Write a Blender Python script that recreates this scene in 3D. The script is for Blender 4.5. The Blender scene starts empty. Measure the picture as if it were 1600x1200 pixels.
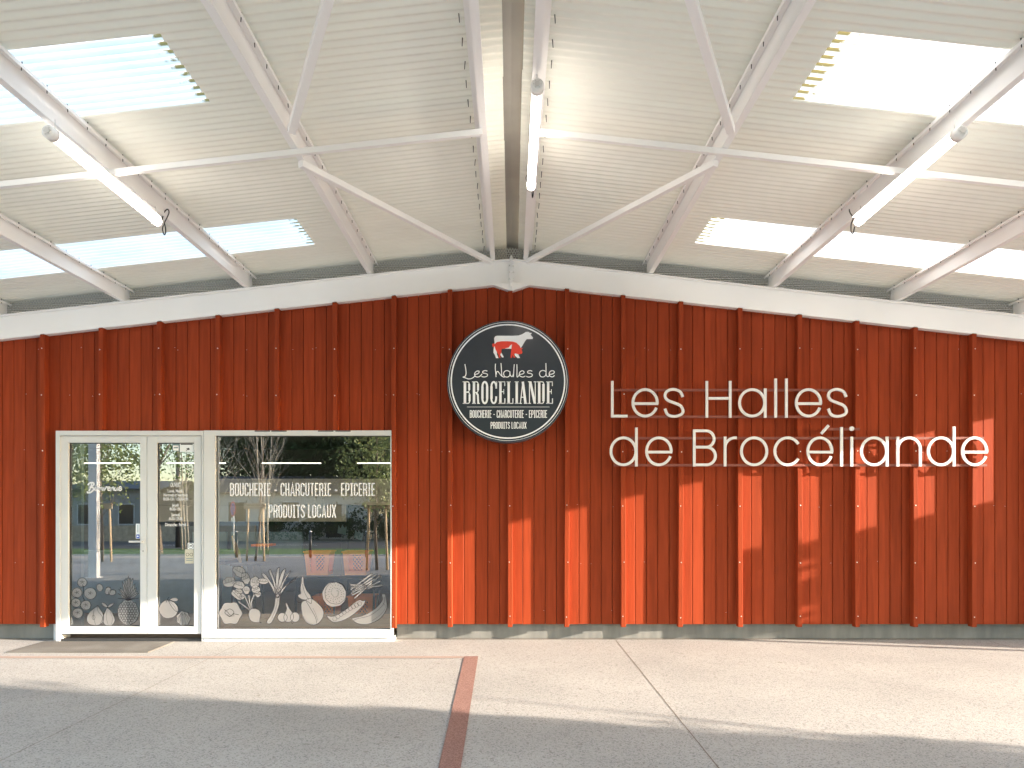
import bpy, math, random
from mathutils import Vector, Matrix
random.seed(7)
C = bpy.context.scene.collection
S = bpy.context.scene
PI = math.pi
F = 1067.0; CX = 799.0; CY = 797.0; EYE = 1.6

# ------------------------------------------------------------------ camera
cam = bpy.data.cameras.new("camera"); cam_o = bpy.data.objects.new("camera", cam); C.objects.link(cam_o)
cam.sensor_width = 36; cam.lens = F * 36 / 1600.0
cam.shift_x = (800 - CX) / 1600.0; cam.shift_y = (CY - 600) / 1600.0
cam.clip_start = 0.05; cam.clip_end = 1500
cam_o.location = (0, 0, EYE); cam_o.rotation_euler = (PI / 2, 0, 0)
S.camera = cam_o
# ------------------------------------------------------------------ sky + sun
SUN_DIR = Vector((4.76, -1.0, 1.038)).normalized()
EL = math.asin(SUN_DIR.z); AZ = math.atan2(SUN_DIR.x, SUN_DIR.y)
w = bpy.data.worlds.new("World"); S.world = w; w.use_nodes = True
nt = w.node_tree; bg = nt.nodes["Background"]
sky = nt.nodes.new("ShaderNodeTexSky"); sky.sky_type = 'NISHITA'; sky.sun_disc = False
sky.sun_elevation = EL; sky.sun_rotation = AZ
sky.air_density = 1.0; sky.dust_density = 1.0; sky.ozone_density = 1.2
nt.links.new(sky.outputs[0], bg.inputs[0]); bg.inputs[1].default_value = 0.13
sl = bpy.data.lights.new("sun", 'SUN'); sl.energy = 2.35; sl.angle = math.radians(0.42); sl.color = (1.0, 0.87, 0.73)
so = bpy.data.objects.new("sun", sl); C.objects.link(so); so.rotation_euler = SUN_DIR.to_track_quat('Z', 'Y').to_euler()
so.location = (40, -8, 20)
S.view_settings.view_transform = 'Standard'; S.view_settings.look = 'None'
S.view_settings.exposure = 3.42; S.view_settings.gamma = 1
S.cycles.max_bounces = 10; S.cycles.diffuse_bounces = 6; S.cycles.glossy_bounces = 4
S.cycles.transparent_max_bounces = 12; S.cycles.transmission_bounces = 6
S.cycles.use_denoising = True; S.cycles.sample_clamp_indirect = 6

# ------------------------------------------------------------------ materials
def nodes_of(name):
    m = bpy.data.materials.new(name); m.use_nodes = True
    return m, m.node_tree, m.node_tree.nodes["Principled BSDF"]
def rgb(c): return (c[0], c[1], c[2], 1)
def noise_mat(name, c1, c2, scale=(1, 1, 1), nscale=5, rough=.6, bump=0, bscale=40, detail=6, metal=0, spec=.5, island=0, c3=None, s3=1.5, bdist=.01):
    m, t, b = nodes_of(name); N = t.nodes; L = t.links
    tc = N.new("ShaderNodeTexCoord"); mp = N.new("ShaderNodeMapping"); mp.inputs[3].default_value = scale
    L.new(tc.outputs["Object"], mp.inputs[0])
    n = N.new("ShaderNodeTexNoise"); n.inputs["Scale"].default_value = nscale; n.inputs["Detail"].default_value = detail
    L.new(mp.outputs[0], n.inputs[0])
    r = N.new("ShaderNodeValToRGB"); r.color_ramp.elements[0].position = .3; r.color_ramp.elements[1].position = .7
    r.color_ramp.elements[0].color = rgb(c1); r.color_ramp.elements[1].color = rgb(c2)
    L.new(n.outputs[0], r.inputs[0]); out = r.outputs[0]
    if c3:
        n3 = N.new("ShaderNodeTexNoise"); n3.inputs["Scale"].default_value = s3; n3.inputs["Detail"].default_value = 3
        L.new(tc.outputs["Object"], n3.inputs[0])
        r3 = N.new("ShaderNodeValToRGB"); r3.color_ramp.elements[0].position = .45; r3.color_ramp.elements[1].position = .75
        r3.color_ramp.elements[0].color = (0, 0, 0, 1); r3.color_ramp.elements[1].color = (.6, .6, .6, 1)
        L.new(n3.outputs[0], r3.inputs[0])
        mx = N.new("ShaderNodeMixRGB"); mx.inputs[2].default_value = rgb(c3)
        L.new(r3.outputs[0], mx.inputs[0]); L.new(out, mx.inputs[1]); out = mx.outputs[0]
    if island:
        g = N.new("ShaderNodeNewGeometry"); hs = N.new("ShaderNodeHueSaturation")
        mr = N.new("ShaderNodeMapRange"); mr.inputs[3].default_value = 1 - island; mr.inputs[4].default_value = 1 + island
        L.new(g.outputs["Random Per Island"], mr.inputs[0]); L.new(mr.outputs[0], hs.inputs["Value"])
        L.new(out, hs.inputs["Color"]); out = hs.outputs[0]
    L.new(out, b.inputs["Base Color"])
    b.inputs["Roughness"].default_value = rough; b.inputs["Metallic"].default_value = metal
    b.inputs["Specular IOR Level"].default_value = spec
    if bump:
        n2 = N.new("ShaderNodeTexNoise"); n2.inputs["Scale"].default_value = bscale; n2.inputs["Detail"].default_value = 5
        L.new(mp.outputs[0], n2.inputs[0])
        bp = N.new("ShaderNodeBump"); bp.inputs["Strength"].default_value = bump; bp.inputs["Distance"].default_value = bdist
        L.new(n2.outputs[0], bp.inputs["Height"]); L.new(bp.outputs[0], b.inputs["Normal"])
    return m
def flat(name, c, rough=.5, metal=0, spec=.5, var=.12, ns=8):
    return noise_mat(name, [x * (1 - var) for x in c], [min(1, x * (1 + var)) for x in c], nscale=ns, rough=rough, metal=metal, spec=spec)
def emis(name, c, s):
    m, t, b = nodes_of(name)
    b.inputs["Base Color"].default_value = rgb((.8, .8, .8)); b.inputs["Emission Color"].default_value = rgb(c)
    b.inputs["Emission Strength"].default_value = s
    return m

M = {}
M['red'] = noise_mat("red_stained_wood", (.24, .0385, .0125), (.30, .0485, .0165), scale=(9, 9, .55), nscale=4, rough=.62, bump=.25, bscale=14, detail=8, spec=.07, island=.10, bdist=.003)
# wood figure: darker rings stretched along the grain
def red_fig():
    m = M['red']; t = m.node_tree; N = t.nodes; L = t.links; b = N["Principled BSDF"]
    src = b.inputs["Base Color"].links[0].from_socket
    tc = N.new("ShaderNodeTexCoord"); mp = N.new("ShaderNodeMapping"); mp.inputs[3].default_value = (7, 7, .45)
    g = N.new("ShaderNodeNewGeometry"); ad = N.new("ShaderNodeVectorMath"); ad.operation = 'ADD'
    L.new(tc.outputs["Object"], mp.inputs[0]); cb = N.new("ShaderNodeMath"); cb.operation = 'MULTIPLY'; cb.inputs[1].default_value = 37
    L.new(g.outputs["Random Per Island"], cb.inputs[0]); L.new(mp.outputs[0], ad.inputs[0]); L.new(cb.outputs[0], ad.inputs[1])
    wv = N.new("ShaderNodeTexNoise"); wv.inputs["Scale"].default_value = 1.1; wv.inputs["Detail"].default_value = 1
    L.new(ad.outputs[0], wv.inputs[0])
    k = N.new("ShaderNodeMath"); k.operation = 'MULTIPLY'; k.inputs[1].default_value = 26; L.new(wv.outputs[0], k.inputs[0])
    fr = N.new("ShaderNodeMath"); fr.operation = 'SINE'; L.new(k.outputs[0], fr.inputs[0])
    mr = N.new("ShaderNodeMapRange"); mr.inputs[1].default_value = -1; mr.inputs[2].default_value = 1; mr.inputs[3].default_value = .93; mr.inputs[4].default_value = 1.04
    L.new(fr.outputs[0], mr.inputs[0])
    hs = N.new("ShaderNodeHueSaturation"); L.new(src, hs.inputs["Color"]); L.new(mr.outputs[0], hs.inputs["Value"])
    L.new(hs.outputs[0], b.inputs["Base Color"])
red_fig()
M['white'] = noise_mat("white_painted_steel", (.90, .89, .88), (.94, .93, .92), nscale=1.2, rough=.42, bump=.03, bscale=3)
M['galva'] = noise_mat("white_purlin_steel", (.90, .89, .88), (.94, .93, .92), scale=(1, .3, 1), nscale=4, rough=.5, bump=.04, bscale=6)
M['alu'] = noise_mat("white_lacquered_aluminium", (.54, .545, .55), (.58, .585, .59), nscale=2, rough=.38)
M['gasket'] = flat("dark_gasket", (.03, .03, .03), .7)
M['screw'] = flat("bright_screw", (.75, .74, .72), .3, .6)
M['dark_screw'] = flat("dull_screw", (.07, .07, .07), .5, .3)
M['concrete'] = noise_mat("plinth_concrete", (.15, .15, .14), (.235, .23, .21), scale=(3, 3, .6), nscale=3, rough=.85, bump=.25, bscale=30, c3=(.14, .14, .13), s3=1.2)
M['roof'] = noise_mat("grey_roof_sheet", (.85, .85, .775), (.89, .89, .815), scale=(.6, 2, 1), nscale=2.5, rough=.65, spec=.25)
M['ridge'] = noise_mat("ridge_cap_metal", (.30, .28, .25), (.36, .34, .30), nscale=3, rough=.5)
M['dark'] = flat("dark_inside", (.02, .02, .022), .8)
M['letter'] = noise_mat("brushed_letter_steel", (.66, .67, .68), (.72, .73, .74), nscale=6, rough=.4, metal=.0)
M['rail'] = noise_mat("painted_sign_rail", (.17, .036, .022), (.22, .05, .03), nscale=6, rough=.5)
M['cream'] = noise_mat("cream_panel", (.55, .50, .38), (.62, .57, .45), nscale=2, rough=.6)
M['inwall'] = noise_mat("interior_wall", (.08, .075, .065), (.11, .105, .09), nscale=1, rough=.8)
M['intimber'] = noise_mat("interior_timber", (.30, .21, .13), (.40, .29, .18), scale=(1, 1, 8), nscale=3, rough=.7)
M['infloor'] = noise_mat("interior_floor_tiles", (.10, .075, .055), (.15, .115, .085), nscale=2, rough=.5)
M['black'] = flat("black_metal", (.02, .02, .022), .45)
M['orange'] = flat("orange_plastic", (.95, .24, .025), .4, var=.06)
M['blue_grey'] = flat("blue_grey_panel", (.15, .22, .24), .5)
M['mat'] = noise_mat("coir_mat", (.08, .07, .06), (.14, .125, .108), nscale=160, rough=.95, bump=.8, bscale=220, c3=(.20, .19, .17), s3=2)
M['strip'] = noise_mat("red_resin_aggregate", (.15, .062, .048), (.32, .18, .145), nscale=110, rough=.85, bump=.6, bscale=180, detail=3)
M['sunlitstrip'] = noise_mat('sunlit_resin', (.29, .20, .165), (.37, .28, .24), nscale=110, rough=.85, bump=.6, bscale=180)  # same red resin, lightened in colour for sunlight on the cross line
M['joint'] = flat("joint_sealant", (.13, .085, .06), .9)
M['bark'] = noise_mat("bark", (.16, .12, .09), (.28, .22, .17), scale=(3, 3, .6), nscale=8, rough=.9, bump=.5, bscale=20)
M['birch'] = noise_mat("pale_bark", (.34, .29, .24), (.5, .45, .38), scale=(2, 2, 3), nscale=8, rough=.9)
M['stake'] = noise_mat("peeled_pine_stake", (.50, .36, .22), (.62, .47, .30), scale=(4, 4, .5), nscale=5, rough=.8)
M['stone'] = noise_mat("stone_wall", (.30, .24, .17), (.5, .42, .31), nscale=5, rough=.9, bump=.8, bscale=6, bdist=.05)
M['asphalt'] = noise_mat("asphalt", (.045, .045, .047), (.075, .075, .078), nscale=40, rough=.9)
M['grassm'] = noise_mat("grass", (.06, .12, .02), (.13, .20, .045), nscale=30, rough=.9, bump=.6, bscale=60, bdist=.04)
M['earth'] = noise_mat("ground_earth", (.16, .14, .10), (.24, .21, .15), nscale=3, rough=.95)
M['pave'] = noise_mat("footway_paving", (.40, .34, .28), (.50, .44, .37), nscale=4, rough=.85)
M['kerb'] = noise_mat("kerb_stone", (.42, .41, .38), (.52, .51, .48), nscale=6, rough=.8)
M['render'] = noise_mat("grey_render", (.30, .30, .29), (.36, .36, .34), nscale=2, rough=.85)
M['pale_render'] = noise_mat("pale_render", (.55, .51, .44), (.62, .58, .51), nscale=2, rough=.85)
M['tile'] = noise_mat("dark_slate", (.07, .07, .08), (.12, .12, .13), nscale=8, rough=.6)
M['glassdark'] = flat("window_glass_dark", (.03, .035, .04), .08)
M['signblue'] = flat("sign_blue", (.02, .07, .45), .4)
M['signred'] = flat("sign_red", (.65, .02, .02), .4)
M['signwhite'] = flat("sign_white", (.85, .85, .85), .4, var=.03)
M['logored'] = flat("logo_red", (.78, .05, .025), .35, var=.03)
M['signface'] = noise_mat("charcoal_sign_face", (.026, .034, .047), (.032, .042, .058), nscale=3, rough=.22, spec=.6)
M['signedge'] = flat("sign_box_edge", (.10, .13, .17), .3, .3)
M['signpaint'] = flat('white_sign_vinyl', (.86, .90, .95), .35, var=.02)
M['cap'] = noise_mat("translucent_end_cap", (.85, .84, .82), (.92, .91, .89), nscale=20, rough=.25)
M['tubelight'] = emis("led_tube", (1.0, .91, .81), 1.5)
M['shopfill'] = emis("shop_fill_tube", (1.0, .88, .72), 6.0)  # glow of the added front row, out of sight
M['shopfill2'] = emis("shop_led_tube_rear", (1.0, .88, .72), .8)

def leaf_mat(name, c1, c2):
    m = noise_mat(name, c1, c2, nscale=2.5, rough=.55, island=.35, spec=.3)
    t = m.node_tree; N = t.nodes; L = t.links; b = N["Principled BSDF"]
    src = b.inputs["Base Color"].links[0].from_socket
    tr = N.new("ShaderNodeBsdfTranslucent"); mx = N.new("ShaderNodeMixShader"); mx.inputs[0].default_value = .35
    L.new(src, tr.inputs[0]); L.new(b.outputs[0], mx.inputs[1]); L.new(tr.outputs[0], mx.inputs[2])
    L.new(mx.outputs[0], N["Material Output"].inputs[0]); return m
M['leaf'] = leaf_mat("leaf_green", (.07, .12, .025), (.15, .21, .05))
M['leafdark'] = leaf_mat("leaf_dark", (.025, .05, .014), (.06, .095, .025))
M['leafpale'] = leaf_mat("leaf_pale", (.14, .18, .06), (.24, .28, .11))

def ground_mat():
    m, t, b = nodes_of("blasted_concrete_paving"); N = t.nodes; L = t.links
    tc = N.new("ShaderNodeTexCoord")
    v = N.new("ShaderNodeTexVoronoi"); v.inputs["Scale"].default_value = 110; L.new(tc.outputs["Object"], v.inputs[0])
    r = N.new("ShaderNodeValToRGB"); e = r.color_ramp.elements
    e[0].position = 0; e[0].color = rgb((.26, .243, .225)); e[1].position = 1; e[1].color = rgb((.40, .38, .355))
    x = e.new(.12); x.color = rgb((.20, .19, .18)); x = e.new(.2); x.color = rgb((.335, .316, .295)); x = e.new(.8); x.color = rgb((.365, .348, .326))
    sc = N.new("ShaderNodeSeparateColor"); L.new(v.outputs["Color"], sc.inputs[0]); L.new(sc.outputs[0], r.inputs[0])
    n = N.new("ShaderNodeTexNoise"); n.inputs["Scale"].default_value = .9; n.inputs["Detail"].default_value = 5; L.new(tc.outputs["Object"], n.inputs[0])
    mr = N.new("ShaderNodeMapRange"); mr.inputs[1].default_value = .3; mr.inputs[2].default_value = .7; mr.inputs[3].default_value = .88; mr.inputs[4].default_value = 1.07
    L.new(n.outputs[0], mr.inputs[0])
    hs = N.new("ShaderNodeHueSaturation"); L.new(mr.outputs[0], hs.inputs["Value"]); L.new(r.outputs[0], hs.inputs["Color"])
    # sparse dark specks
    n2 = N.new("ShaderNodeTexNoise"); n2.inputs["Scale"].default_value = 14; n2.inputs["Detail"].default_value = 4; L.new(tc.outputs["Object"], n2.inputs[0])
    r2 = N.new("ShaderNodeValToRGB"); r2.color_ramp.elements[0].position = .665; r2.color_ramp.elements[1].position = .70
    L.new(n2.outputs[0], r2.inputs[0]); mx = N.new("ShaderNodeMixRGB"); mx.inputs[2].default_value = rgb((.14, .115, .09))
    ml = N.new("ShaderNodeMath"); ml.operation = 'MULTIPLY'; ml.inputs[1].default_value = .5; L.new(r2.outputs[0], ml.inputs[0])
    L.new(ml.outputs[0], mx.inputs[0]); L.new(hs.outputs[0], mx.inputs[1])
    L.new(mx.outputs[0], b.inputs["Base Color"]); b.inputs["Roughness"].default_value = .85; b.inputs["Specular IOR Level"].default_value = .3
    bp = N.new("ShaderNodeBump"); bp.inputs["Strength"].default_value = .55; bp.inputs["Distance"].default_value = .006
    n3 = N.new("ShaderNodeTexNoise"); n3.inputs["Scale"].default_value = 120; n3.inputs["Detail"].default_value = 3; L.new(tc.outputs["Object"], n3.inputs[0])
    L.new(n3.outputs[0], bp.inputs["Height"]); L.new(bp.outputs[0], b.inputs["Normal"])
    return m
M['paving'] = ground_mat()

def glass_mat(name, fac, tint=(.86, .90, .89)):
    m, t, b = nodes_of(name); N = t.nodes; L = t.links; N.remove(b)
    tr = N.new("ShaderNodeBsdfTransparent"); tr.inputs[0].default_value = rgb(tint)
    gl = N.new("ShaderNodeBsdfGlossy"); gl.inputs[0].default_value = (.95, .97, 1, 1); gl.inputs["Roughness"].default_value = .0
    mx = N.new("ShaderNodeMixShader"); fr = N.new("ShaderNodeFresnel"); fr.inputs[0].default_value = 1.5
    ad = N.new("ShaderNodeMath"); ad.operation = 'ADD'; ad.inputs[1].default_value = fac; ad.use_clamp = True
    L.new(fr.outputs[0], ad.inputs[0]); L.new(ad.outputs[0], mx.inputs[0]); L.new(tr.outputs[0], mx.inputs[1]); L.new(gl.outputs[0], mx.inputs[2])
    L.new(mx.outputs[0], N["Material Output"].inputs[0]); return m
M['glass'] = glass_mat("coated_shop_glass", .17)
def film_mat(name, c, op, rough=.7):
    m, t, b = nodes_of(name); b.inputs["Base Color"].default_value = rgb(c); b.inputs["Alpha"].default_value = op
    b.inputs["Roughness"].default_value = rough; b.inputs["Specular IOR Level"].default_value = .1
    return m
M['film'] = film_mat("frosted_decal_film", (.36, .35, .345), .50)
M['filmline'] = film_mat("decal_outline_ink", (.04, .04, .05), .75)
M['filmwhite'] = film_mat("white_vinyl_lettering", (.72, .71, .71), 1.0)
def skylight_mat():
    m, t, b = nodes_of("translucent_skylight_sheet"); N = t.nodes; L = t.links; N.remove(b)
    def mt(op, a, bb=None, clamp=False):
        n = N.new("ShaderNodeMath"); n.operation = op; n.use_clamp = clamp
        for i, v in enumerate((a, bb)):
            if v is None: continue
            if isinstance(v, (int, float)): n.inputs[i].default_value = v
            else: L.new(v, n.inputs[i])
        return n.outputs[0]
    tc = N.new("ShaderNodeTexCoord"); sp = N.new("ShaderNodeSeparateXYZ"); L.new(tc.outputs["Object"], sp.inputs[0])
    # moss and dirt gathered in the troughs at the upper end of each sheet
    ax = mt('ABSOLUTE', sp.outputs[0]); nz = N.new("ShaderNodeTexNoise"); nz.inputs["Scale"].default_value = 22; L.new(tc.outputs["Object"], nz.inputs[0])
    edge = mt('SUBTRACT', 1, mt('DIVIDE', mt('SUBTRACT', ax, mt('ADD', mt('ADD', 2.03, mt('MULTIPLY', mt('LESS_THAN', sp.outputs[0], 0), .10)), mt('MULTIPLY', nz.outputs[0], .25))), .05), True)
    tr = mt('MULTIPLY', mt('ADD', mt('COSINE', mt('MULTIPLY', sp.outputs[1], 2 * PI / .0759)), .35), 1.6, True)
    dirt = mt('MULTIPLY', edge, tr, True)
    n2 = N.new("ShaderNodeTexNoise"); n2.inputs["Scale"].default_value = 2.2; n2.inputs["Detail"].default_value = 6; L.new(tc.outputs["Object"], n2.inputs[0])
    r2 = N.new("ShaderNodeValToRGB"); r2.color_ramp.elements[0].position = .35; r2.color_ramp.elements[1].position = .62
    r2.color_ramp.elements[0].color = (.54, .506, .445, 1); r2.color_ramp.elements[1].color = (.64, .60, .53, 1); L.new(n2.outputs[0], r2.inputs[0])
    cm = N.new("ShaderNodeMixRGB"); cm.inputs[2].default_value = (.15, .115, .04, 1); L.new(dirt, cm.inputs[0]); L.new(r2.outputs[0], cm.inputs[1])
    a = N.new("ShaderNodeBsdfTranslucent"); L.new(cm.outputs[0], a.inputs[0])
    c = N.new("ShaderNodeBsdfDiffuse"); c.inputs[0].default_value = (.85, .86, .84, 1)
    mx = N.new("ShaderNodeMixShader"); mx.inputs[0].default_value = .06
    L.new(a.outputs[0], mx.inputs[1]); L.new(c.outputs[0], mx.inputs[2]); L.new(mx.outputs[0], N["Material Output"].inputs[0]); return m
M['skylight'] = skylight_mat()
def perf_mat():
    m, t, b = nodes_of("perforated_sheet"); N = t.nodes; L = t.links
    b.inputs["Base Color"].default_value = rgb((.62, .62, .60)); b.inputs["Roughness"].default_value = .5
    tc = N.new("ShaderNodeTexCoord"); sp = N.new("ShaderNodeSeparateXYZ"); L.new(tc.outputs["Object"], sp.inputs[0])
    def mt(op, a, bb=None):
        n = N.new("ShaderNodeMath"); n.operation = op
        for i, v in enumerate((a, bb)):
            if v is None: continue
            if isinstance(v, (int, float)): n.inputs[i].default_value = v
            else: L.new(v, n.inputs[i])
        return n.outputs[0]
    p = .034
    def grid(ox, oz):
        fx = mt('SUBTRACT', mt('FRACT', mt('ADD', mt('DIVIDE', sp.outputs[0], p), ox)), .5)
        fz = mt('MULTIPLY', mt('SUBTRACT', mt('FRACT', mt('ADD', mt('DIVIDE', sp.outputs[2], p * 1.732), oz)), .5), 1.732)
        return mt('SQRT', mt('ADD', mt('MULTIPLY', fx, fx), mt('MULTIPLY', fz, fz)))
    d = mt('MINIMUM', grid(0, 0), grid(.5, .5))
    L.new(mt('GREATER_THAN', d, .35), b.inputs["Alpha"])
    return m
M['perf'] = perf_mat()
def clear_mat():
    m, t, b = nodes_of("clear_tube"); b.inputs["Base Color"].default_value = (.9, .9, .9, 1); b.inputs["Alpha"].default_value = .35
    b.inputs["Roughness"].default_value = .1; return m
M['clear'] = clear_mat()

# ------------------------------------------------------------------ helpers
def P(px, py, Y): return ((px - CX) / F * Y, Y, EYE + (CY - py) / F * Y)
def X(px, Y): return (px - CX) / F * Y
def Z(py, Y): return EYE + (CY - py) / F * Y

class MB:
    def __init__(s): s.v = []; s.f = []; s.m = []; s.sm = []
    def face(s, pts, mi=0, smooth=False):
        n = len(s.v); s.v += [tuple(p) for p in pts]; s.f.append(tuple(range(n, n + len(pts)))); s.m.append(mi); s.sm.append(smooth)
    def box(s, x0, x1, y0, y1, z0, z1, mi=0):
        n = len(s.v)
        s.v += [(x0, y0, z0), (x1, y0, z0), (x1, y1, z0), (x0, y1, z0), (x0, y0, z1), (x1, y0, z1), (x1, y1, z1), (x0, y1, z1)]
        for q in ((0, 3, 2, 1), (4, 5, 6, 7), (0, 1, 5, 4), (1, 2, 6, 5), (2, 3, 7, 6), (3, 0, 4, 7)):
            s.f.append(tuple(n + i for i in q)); s.m.append(mi); s.sm.append(False)
    def prism(s, poly, y0, y1, mi=0):
        """poly: list of (x,z); extruded from y0 (front) to y1 (back)."""
        n = len(s.v); k = len(poly)
        area = sum(poly[i][0] * poly[(i + 1) % k][1] - poly[(i + 1) % k][0] * poly[i][1] for i in range(k))
        if area < 0: poly = poly[::-1]
        s.v += [(x, y0, z) for x, z in poly] + [(x, y1, z) for x, z in poly]
        s.f.append(tuple(range(n, n + k))); s.m.append(mi); s.sm.append(False)
        s.f.append(tuple(range(n + 2 * k - 1, n + k - 1, -1))); s.m.append(mi); s.sm.append(False)
        for i in range(k):
            j = (i + 1) % k; s.f.append((n + i, n + k + i, n + k + j, n + j)); s.m.append(mi); s.sm.append(False)
    def sheet(s, poly, y, mi=0):
        k = len(poly)
        area = sum(poly[i][0] * poly[(i + 1) % k][1] - poly[(i + 1) % k][0] * poly[i][1] for i in range(k))
        if area < 0: poly = poly[::-1]
        s.face([(x, y, z) for x, z in poly], mi)
    def ribbon(s, pts, t, y0, y1=None, closed=False, mi=0):
        """flat stroke in the XZ plane, square ends; a prism per whole stroke."""
        q = [pts[0]]
        for p in pts[1:]:
            if math.hypot(p[0] - q[-1][0], p[1] - q[-1][1]) > 1e-6: q.append(p)
        if closed and math.hypot(q[0][0] - q[-1][0], q[0][1] - q[-1][1]) < 1e-6: q.pop()
        n = len(q); h = t / 2; Lf = []; Rt = []
        for i in range(n):
            a = q[i - 1] if (i > 0 or closed) else None
            b = q[(i + 1) % n] if (i < n - 1 or closed) else None
            p = q[i]
            def d(u, v):
                l = math.hypot(v[0] - u[0], v[1] - u[1]); return ((v[0] - u[0]) / l, (v[1] - u[1]) / l)
            if a is None: dx, dy = d(p, b); k = 1; nx, ny = -dy, dx
            elif b is None: dx, dy = d(a, p); k = 1; nx, ny = -dy, dx
            else:
                d1 = d(a, p); d2 = d(p, b); nx = -(d1[1] + d2[1]); ny = d1[0] + d2[0]; l = math.hypot(nx, ny) or 1
                nx /= l; ny /= l; c = nx * -d1[1] + ny * d1[0]; k = min(2.2, 1 / max(c, .3))
            Lf.append((p[0] + nx * h * k, p[1] + ny * h * k)); Rt.append((p[0] - nx * h * k, p[1] - ny * h * k))
        rng = range(n if closed else n - 1)
        if y1 is None:
            for i in rng:
                j = (i + 1) % n; s.face([(Rt[i][0], y0, Rt[i][1]), (Rt[j][0], y0, Rt[j][1]), (Lf[j][0], y0, Lf[j][1]), (Lf[i][0], y0, Lf[i][1])], mi)
            return
        b0 = len(s.v)
        for L_, R_ in zip(Lf, Rt): s.v += [(L_[0], y0, L_[1]), (R_[0], y0, R_[1]), (R_[0], y1, R_[1]), (L_[0], y1, L_[1])]
        for i in rng:
            a = b0 + 4 * i; b = b0 + 4 * ((i + 1) % n)
            for u in range(4):
                v = (u + 1) % 4; s.f.append((a + u, a + v, b + v, b + u)); s.m.append(mi); s.sm.append(False)
        if not closed:
            s.f.append((b0 + 3, b0 + 2, b0 + 1, b0)); s.m.append(mi); s.sm.append(False)
            e = b0 + 4 * (n - 1); s.f.append((e, e + 1, e + 2, e + 3)); s.m.append(mi); s.sm.append(False)
    def tube(s, pts, r, n=8, mi=0, cap=True):
        rs = r if isinstance(r, (list, tuple)) else [r] * len(pts)
        pts = [Vector(p) for p in pts]; b0 = len(s.v); ref = None
        for i, p in enumerate(pts):
            d = (pts[min(i + 1, len(pts) - 1)] - pts[max(i - 1, 0)]).normalized()
            if ref is None: ref = d.orthogonal().normalized()
            u = (ref - d * ref.dot(d)); u = u.normalized() if u.length > 1e-6 else d.orthogonal().normalized(); ref = u; v = d.cross(u)
            for k in range(n):
                a = 2 * PI * k / n; s.v.append(tuple(p + (u * math.cos(a) + v * math.sin(a)) * rs[i]))
        for i in range(len(pts) - 1):
            for k in range(n):
                a = b0 + i * n + k; b = b0 + i * n + (k + 1) % n
                s.f.append((a, b, b + n, a + n)); s.m.append(mi); s.sm.append(n > 4)
        if cap:
            s.f.append(tuple(b0 + k for k in range(n))[::-1]); s.m.append(mi); s.sm.append(False)
            e = b0 + (len(pts) - 1) * n; s.f.append(tuple(e + k for k in range(n))); s.m.append(mi); s.sm.append(False)
    def beam(s, a, b, w_, h_, up=(0, 0, 1), mi=0):
        """rectangular bar from a to b."""
        a = Vector(a); b = Vector(b); d = (b - a).normalized(); sd = d.cross(Vector(up)).normalized(); u = sd.cross(d)
        n = len(s.v)
        for p in (a, b):
            for x, z in ((-1, -1), (1, -1), (1, 1), (-1, 1)): s.v.append(tuple(p + sd * (x * w_ / 2) + u * (z * h_ / 2)))
        for q in ((0, 1, 2, 3), (7, 6, 5, 4), (0, 4, 5, 1), (1, 5, 6, 2), (2, 6, 7, 3), (3, 7, 4, 0)):
            s.f.append(tuple(n + i for i in q)); s.m.append(mi); s.sm.append(False)
    def build(s, name, mats, parent=None, bevel=0):
        me = bpy.data.meshes.new(name); me.from_pydata(s.v, [], s.f)
        if not isinstance(mats, (list, tuple)): mats = [mats]
        for m in mats: me.materials.append(m)
        me.polygons.foreach_set("material_index", s.m); me.polygons.foreach_set("use_smooth", s.sm); me.update()
        o = bpy.data.objects.new(name, me); C.objects.link(o)
        if parent is not None:
            o.parent = parent
            if parent.type == 'EMPTY': o.matrix_parent_inverse = Matrix.Translation(-parent.location)
        if bevel:
            b = o.modifiers.new("bevel", 'BEVEL'); b.width = bevel; b.segments = 2; b.limit_method = 'ANGLE'; b.angle_limit = .6
        return o
def tag(o, label=None, cat=None, group=None, kind=None):
    if label: o["label"] = label
    if cat: o["category"] = cat
    if group: o["group"] = group
    if kind: o["kind"] = kind
    return o
def thing(name, label, cat, group=None, loc=(0, 0, 0)):
    o = bpy.data.objects.new(name, None); C.objects.link(o); o.location = loc; o.empty_display_size = .2
    return tag(o, label, cat, group)
def clone(o, parent=None):
    c = o.copy(); C.objects.link(c)
    if parent is not None: c.parent = parent
    for ch in [k for k in bpy.data.objects if k.parent == o]: clone(ch, c)
    return c
def arc(cx, cz, rx, rz, a0, a1, n=24):
    return [(cx + rx * math.cos(math.radians(a0 + (a1 - a0) * i / n)), cz + rz * math.sin(math.radians(a0 + (a1 - a0) * i / n))) for i in range(n + 1)]
def smooth(pts, n=6, closed=False):
    out = []; k = len(pts)
    g = lambda i: pts[i % k] if closed else pts[max(0, min(k - 1, i))]
    for i in range(k if closed else k - 1):
        p0, p1, p2, p3 = g(i - 1), g(i), g(i + 1), g(i + 2)
        for j in range(n):
            t = j / n
            out.append(tuple(.5 * ((2 * p1[a]) + (-p0[a] + p2[a]) * t + (2 * p0[a] - 5 * p1[a] + 4 * p2[a] - p3[a]) * t * t + (-p0[a] + 3 * p1[a] - 3 * p2[a] + p3[a]) * t ** 3) for a in (0, 1)))
    if not closed: out.append(tuple(pts[-1]))
    return out
# ================================================================== the setting
YW = 8.386           # plane of the cladding
YF = 8.30           # front of the battens, frame fronts
RS = 0.11           # roof slope
ZR = 4.84           # underside of the roof sheets at the ridge
XE = 9.9           # eaves
YFRONT = -.1; YBACK = 15.2
def zroof(x): return ZR - RS * abs(x)

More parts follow.
